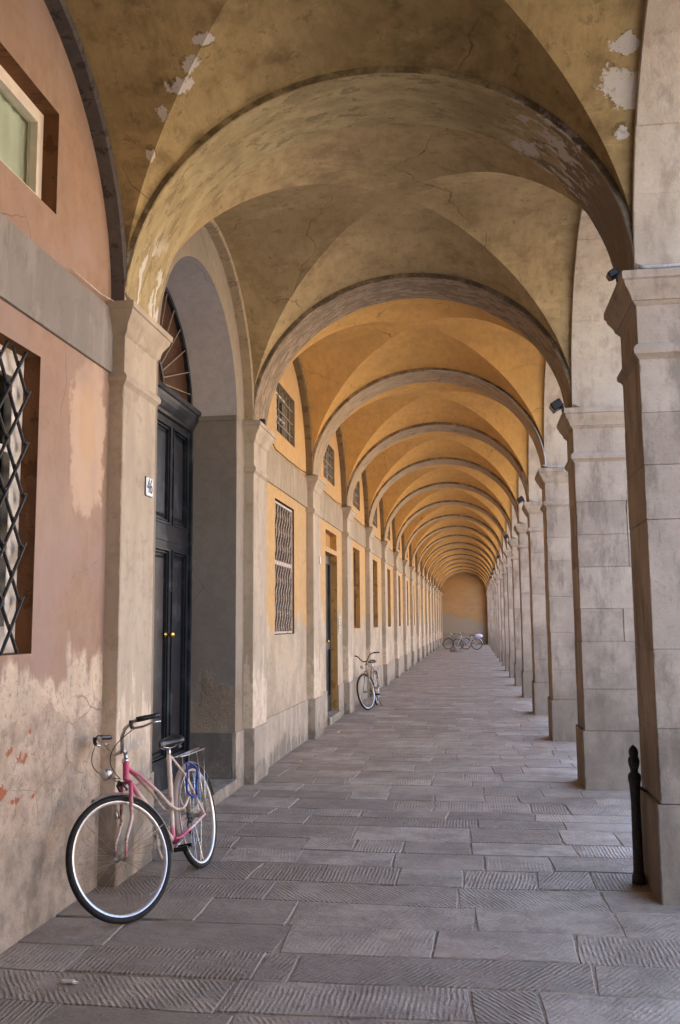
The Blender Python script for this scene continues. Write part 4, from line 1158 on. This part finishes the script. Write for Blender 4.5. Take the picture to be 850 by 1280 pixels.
    if detail:
        k = MB()
        eL, eR = Vector(half[-2]), Vector(half[-2]); eR.y *= -1
        for e0, mid in ((eL, Vector((.22, .06, .02))), (eR, Vector((.20, -.14, -.06)))):
            s0 = S @ (B0 + e0 + Vector((.05, 0, -.045)))
            ms = S @ (B0 + mid); en = S @ (A + Vector((.03, 0, .03)))
            ps = []
            for i in range(17):
                t = i / 16; a_ = s0.lerp(ms, t); b_ = ms.lerp(en, t); ps.append(a_.lerp(b_, t))
            k.tube(ps, .0028, 5)
        k.build('brake_cables', MT['cable'], root, smooth=True)
        k = MB(); c0 = A + Vector((.075, 0, -.0)); k.tube([A + Vector((.03, -.035, -.045)), A + Vector((.045, -.03, .0)), A + Vector((.045, 0, .02)), A + Vector((.045, .03, .0)), A + Vector((.03, .035, -.045))], .007, 8); k.lathe(A + Vector((.035, 0, .0)), [(.014, 0), (.018, .01), (.008, .022)], 'x', 12)
        k.xf(S).build('brake_caliper', MT['steel'], root, smooth=True)
    # headlamp
    k = MB(); hc = A + Vector((.095, -.03, .085)); k.lathe((0, 0, 0), [(.006, -.045), (.022, -.035), (.034, -.012), (.038, .01), (.038, .016)], 'x', 18); k.v = [tuple(Vector(v) + hc) for v in k.v]
    k.tube([hc + Vector((-.02, 0, -.03)), A + Vector((.03, 0, .0))], .005, 6)
    hl = k.xf(S).build('headlamp', MT['chrome'], root, smooth=True)
    k = MB(); k.lathe((0, 0, 0), [(.036, 0), (.03, .008), (.012, .013), (.001, .014)], 'x', 18); k.v = [tuple(Vector(v) + hc + Vector((.016, 0, 0))) for v in k.v]; k.xf(S).build('lamp_lens', MT['lens'], hl, smooth=True)
    if detail:
        k = MB(); dc = Hf + Vector((-.10, -.075, .245)); k.lathe(dc, [(.006, -.04), (.018, -.035), (.019, .01), (.012, .018), (.008, .02), (.009, .04), (.003, .042)], 'z', 12); k.tube([dc, dc + Vector((0, .025, .01))], .006, 6)
        k.xf(S).build('dynamo', MT['chrome'], root, smooth=True)
    # mudguards
    k = MB(); band(k, Hf, r + .022, .052, 78, 192)
    for s_ in (-1, 1): k.tube([Hf + Vector((0, s_ * .06, 0)), Hf + Vector(((r + .018) * math.cos(R_(165)), s_ * .024, (r + .018) * math.sin(R_(165))))], .002, 4)
    k.xf(S).build('front_mudguard', FD, root, smooth=True)
    k = MB(); band(k, Hr, r + .022, .054, -22, 168)
    for s_ in (-1, 1): k.tube([Hr + Vector((0, s_ * .062, 0)), Hr + Vector(((r + .018) * math.cos(R_(140)), s_ * .024, (r + .018) * math.sin(R_(140))))], .002, 4)
    k.build('rear_mudguard', FD, root, smooth=True)
    # saddle
    k = MB(); k.tube([ST - Vector((.0, 0, .02)), ST + Vector((-.018, 0, .065))], .0125, 10); sp = k.build('seat_post', MT['chrome'], root, smooth=True)
    k = MB(); sc = ST + Vector((-.02, 0, .075)); L = 20; vs = []; fs = []; SEG = 14
    for i in range(L + 1):
        t = i / L; x = -.12 + .265 * t
        hw = .088 * (1 - .0 * t) if t < .001 else (.02 + .068 * (1 - min(1, max(0, (t - .28) / .45)) ** .9 if t > .28 else 1))
        hw *= min(1, math.sqrt(max(.02, t / .12))) * min(1, math.sqrt(max(.02, (1 - t) / .06)))
        zt = .028 + .022 * (1 - min(1, t / .35)) + .006 * t; zb_ = -.008 - .02 * (1 - t) if t < .5 else -.012
        for j in range(SEG):
            a = 2 * pi * j / SEG; cy, sz = math.cos(a), math.sin(a)
            z = (zt if sz > 0 else -zb_) * (abs(sz) ** .75) * (1 if sz > 0 else -1)
            vs.append((sc.x + x, sc.y + hw * (abs(cy) ** .8) * (1 if cy > 0 else -1), sc.z + z))
    for i in range(L):
        for j in range(SEG): a = i * SEG + j; b_ = i * SEG + (j + 1) % SEG; fs.append((a, a + SEG, b_ + SEG, b_))
    fs.append(tuple(range(SEG))); fs.append(tuple(reversed(range(L * SEG, L * SEG + SEG))))
    k.add(vs, fs); sd = k.build('saddle', MT['plastic'], root, smooth=True)
    if detail:
        k = MB()
        for s_ in (-1, 1): k.tube([sc + Vector((.12, s_ * .012, -.01)), sc + Vector((.04, s_ * .022, -.03)), sc + Vector((-.05, s_ * .024, -.03)), sc + Vector((-.1, s_ * .04, -.008))], .0035, 6)
        for s_ in (-1, 1):
            k.tube([sc + Vector((-.085 + .010 * math.cos(i * 1.2), s_ * .045 + .010 * math.sin(i * 1.2), -.012 - i * .0016)) for i in range(22)], .002, 4)
        k.build('saddle_springs', MT['chrome'], sd, smooth=True)
    # rear rack
    k = MB(); zr = r * 2 + .075
    for s_ in (-1, 1):
        k.tube([Vector((.20, s_ * .03, zr + .005)), Vector((.14, s_ * .05, zr)), Vector((-.22, s_ * .055, zr)), Vector((-.25, s_ * .045, zr))], .004, 6)
        k.tube([Vector((-.06, s_ * .055, zr)), Hr + Vector((0, s_ * .066, 0))], .004, 6)
        k.tube([Vector((-.20, s_ * .055, zr)), Hr + Vector((0, s_ * .068, 0))], .004, 6)
    for x in (-.25, -.12, .02, .14): k.tube([(x, -.05, zr), (x, .05, zr)], .0035, 6)
    k.tube([(.14, -.02, zr + .004), (-.22, -.018, zr + .012), (-.22, .018, zr + .012), (.14, .02, zr + .004)], .003, 6)
    k.build('rear_rack', MT['chrome'], root, smooth=True)
    # transmission (on the right side: y < 0)
    k = MB(); cr = .085
    k.tube([(BB.x + cr * math.cos(2 * pi * i / 36), -.045, BB.z + cr * math.sin(2 * pi * i / 36)) for i in range(36)], .004, 5, closed=True)
    for i in range(5): t = 2 * pi * i / 5; k.tube([(BB.x, -.045, BB.z), (BB.x + cr * math.cos(t), -.045, BB.z + cr * math.sin(t))], .006, 5)
    k.build('chainring', MT['steel'], root, smooth=True)
    k = MB(); k.tube([(BB.x, -.048, BB.z + cr), (Hr.x, -.04, Hr.z + .04)], .0035, 5); k.tube([(BB.x, -.048, BB.z - cr), (Hr.x + .03, -.04, Hr.z - .10), (Hr.x, -.04, Hr.z - .04)], .0035, 5)
    k.lathe(Hr + Vector((0, -.045, 0)), [(.045, 0), (.042, .004), (.035, .012), (.03, .018)], 'y', 18); k.lathe(Hr + Vector((.025, -.05, -.10)), [(.02, 0), (.02, .01)], 'y', 12)
    k.tube([Hr + Vector((.0, -.06, -.02)), Hr + Vector((.03, -.06, -.06)), Hr + Vector((.02, -.055, -.11))], .009, 6)
    k.build('chain', MT['steel'], root, smooth=True)
    k = MB(); k.tube([(BB.x + (cr + .022) * math.cos(R_(a)), -.062, BB.z + (cr + .022) * math.sin(R_(a))) for a in range(-110, 130, 12)], .010, 8); k.build('chain_guard', FD, root, smooth=True)
    ca = R_(-8 if low else 20)
    for s_ in (-1, 1):
        d_ = Vector((math.cos(ca), 0, math.sin(ca))) * .165 * s_
        p0 = BB + Vector((0, s_ * .06, 0)); p1 = p0 + d_ + Vector((0, s_ * .015, 0))
        k = MB(); k.tube([BB, p0, p1], [.01, .011, .009], 8); cr_ = k.build('crank', MT['chrome'], root, smooth=True)
        k = MB(); pc = p1 + Vector((0, s_ * .055, 0)); k.box(pc.x - .04, pc.x + .04, pc.y - .042, pc.y + .042, pc.z - .012, pc.z - .004); k.box(pc.x - .045, pc.x - .028, pc.y - .045, pc.y + .045, pc.z - .014, pc.z + .013); k.box(pc.x + .028, pc.x + .045, pc.y - .045, pc.y + .045, pc.z - .014, pc.z + .013)
        k.tube([p1, pc], .007, 6); k.build('pedal', MT['plastic'], cr_)
    if kick:
        k = MB(); k.tube([BB + Vector((-.06, .03, -.0)), BB + Vector((-.16, .13, -.25)), BB + Vector((-.15, .145, -.272))], .009, 8); k.build('kickstand', MT['steel'], root, smooth=True)
    tag(root, label, 'bicycle', group)
    return root, S, ST, Hr, r, zr

G = 'bicycles parked in the arcade'
b1, S1, ST1, Hr1, r1, zr1 = bicycle((-1.868, 6.37, 0), R_(-93.5), R_(-30), R_(11), 'paint_pink',
    'magenta and cream bicycle with chrome handlebar leaning on the wall by the black door', wb=1.17, group=G)
# blue cable lock wound round the seat stays of the first bicycle
k = MB(); ps = []
for i in range(34):
    t = i / 33 * 2 * pi * 1.12 + .6; ps.append((.15 + .10 * math.cos(t), .072 + .012 * math.sin(3 * t), .60 + .115 * math.sin(t)))
k.tube(ps, .007, 8); MW = b1.rotation_euler.to_matrix().to_4x4(); MW.translation = Vector(b1.location)
o = k.xf(MW).build('cable_lock', MT['tape'], None, smooth=True); tag(o, 'coiled blue cable lock hanging round the rear of the magenta bicycle', 'lock')
b2 = bicycle((-1.98, 19.0, 0), R_(-93), R_(-19), R_(4), 'paint_beige', 'beige bicycle with dark handlebar standing by the wall past the narrow doorway', wb=1.13, low=True, detail=False, barmat='shutter', rim='chrome', kick=True, group=G)
b3 = bicycle((.18, 57.6, 0), R_(176), R_(8), R_(-4), 'paint_white', 'white bicycle with lilac bag at the far end wall', wb=1.14, low=True, detail=False, rim='steel', group=G)
b4 = bicycle((-.5, 58.6, 0), R_(183), R_(-10), R_(3), 'paint_dark', 'dark bicycle parked close behind the white one near the end wall', wb=1.08, low=False, detail=False, rim='steel', group=G)
# bag on the rack of the white bicycle
def blobmesh(cx, cy, cz, sx, sy, sz, seed, sub=14, amp=.18):
    m = MB(); vs = []; fs = []; H = sub; W = sub * 2
    for i in range(H + 1):
        for j in range(W):
            a = pi * i / H; b_ = 2 * pi * j / W; d = Vector((math.sin(a) * math.cos(b_), math.sin(a) * math.sin(b_), math.cos(a)))
            k = 1 + amp * mnoise.noise(d * 1.8 + Vector((seed, 0, 0))) + amp * .4 * mnoise.noise(d * 5 + Vector((seed, 5, 0)))
            sq = lambda v: (abs(v) ** .8) * (1 if v > 0 else -1)
            vs.append((cx + sx * k * sq(d.x), cy + sy * k * sq(d.y), cz + sz * k * sq(d.z)))
    for i in range(H):
        for j in range(W): p = i * W + j; q = i * W + (j + 1) % W; fs.append((p, p + W, q + W, q))
    m.add(vs, fs); return m
o = blobmesh(.28, 57.66, .84, .26, .14, .11, 3).build('saddlebag', MT['bag'], None, smooth=True); tag(o, 'lilac and white bag on the rear rack of the white bicycle', 'bag')
o = blobmesh(-1.06, 53.1, .07, .29, .22, .13, 8).build('boulder', MT['rock'], None, smooth=True); tag(o, 'rounded pale stone lying on the pavement near the far end', 'stone')
# scraps on the floor
for i, (x, y, s_, lb) in enumerate(((-1.9, 4.28, .035, 'pale scrap of litter on the paving nearest the camera'), (-2.08, 14.2, .02, 'small pale pebble on the paving before the narrow doorway'))):
    m = blobmesh(x, y, .008, s_ * 1.2, s_ * .5, .009, 20 + i, 6, .5); tag(m.build('litter', MT['white_paint'], None), lb, 'litter')

# ------------------------------------------------------------------ light
w = bpy.data.worlds.new('World'); SC.world = w; w.use_nodes = True; nt = w.node_tree
bg = nt.nodes['Background']; sk = nt.nodes.new('ShaderNodeTexSky'); sk.sky_type = 'NISHITA'; sk.sun_disc = False
EL, AZ = R_(52), R_(292)            # azimuth clockwise from +y
sk.dust_density = 2; sk.air_density = .9; sk.ozone_density = .8; sk.sun_elevation = EL; sk.sun_rotation = AZ
nt.links.new(sk.outputs[0], bg.inputs[0]); bg.inputs[1].default_value = .15
sd = Vector((math.sin(AZ) * math.cos(EL), math.cos(AZ) * math.cos(EL), math.sin(EL)))
L = bpy.data.lights.new('sun', 'SUN'); L.energy = 5.0; L.angle = R_(.53); L.color = (1, .93, .83)
lo = bpy.data.objects.new('sun', L); COL.objects.link(lo); lo.rotation_euler = (-sd).to_track_quat('-Z', 'Y').to_euler(); lo.location = (0, 0, 30)

# ------------------------------------------------------------------ camera
cam = bpy.data.cameras.new('camera'); co = bpy.data.objects.new('camera', cam); COL.objects.link(co)
yaw, pitch, roll = R_(8.12784), R_(6.91814), R_(-.47006)
fwd = Vector((-math.sin(yaw) * math.cos(pitch), math.cos(yaw) * math.cos(pitch), math.sin(pitch)))
rt = Vector((math.cos(yaw), math.sin(yaw), 0)); up = rt.cross(fwd)
r2 = rt * math.cos(roll) + up * math.sin(roll); u2 = -rt * math.sin(roll) + up * math.cos(roll)
M = Matrix((r2, u2, -fwd)).transposed().to_4x4(); M.translation = (0, 0, 1.65); co.matrix_world = M
cam.sensor_fit = 'VERTICAL'; cam.sensor_height = 36; cam.lens = 36 * 1150 / 1280; cam.clip_end = 3000; cam.clip_start = .05
SC.camera = co
SC.view_settings.view_transform = 'Standard'; SC.view_settings.look = 'None'; SC.view_settings.gamma = 1; SC.view_settings.exposure = 3.45
SC.view_settings.use_curve_mapping = False
SC.cycles.use_denoising = True
SC.cycles.max_bounces = 10; SC.cycles.diffuse_bounces = 7; SC.cycles.glossy_bounces = 3; SC.cycles.transmission_bounces = 6
SC.cycles.caustics_reflective = False; SC.cycles.caustics_refractive = False
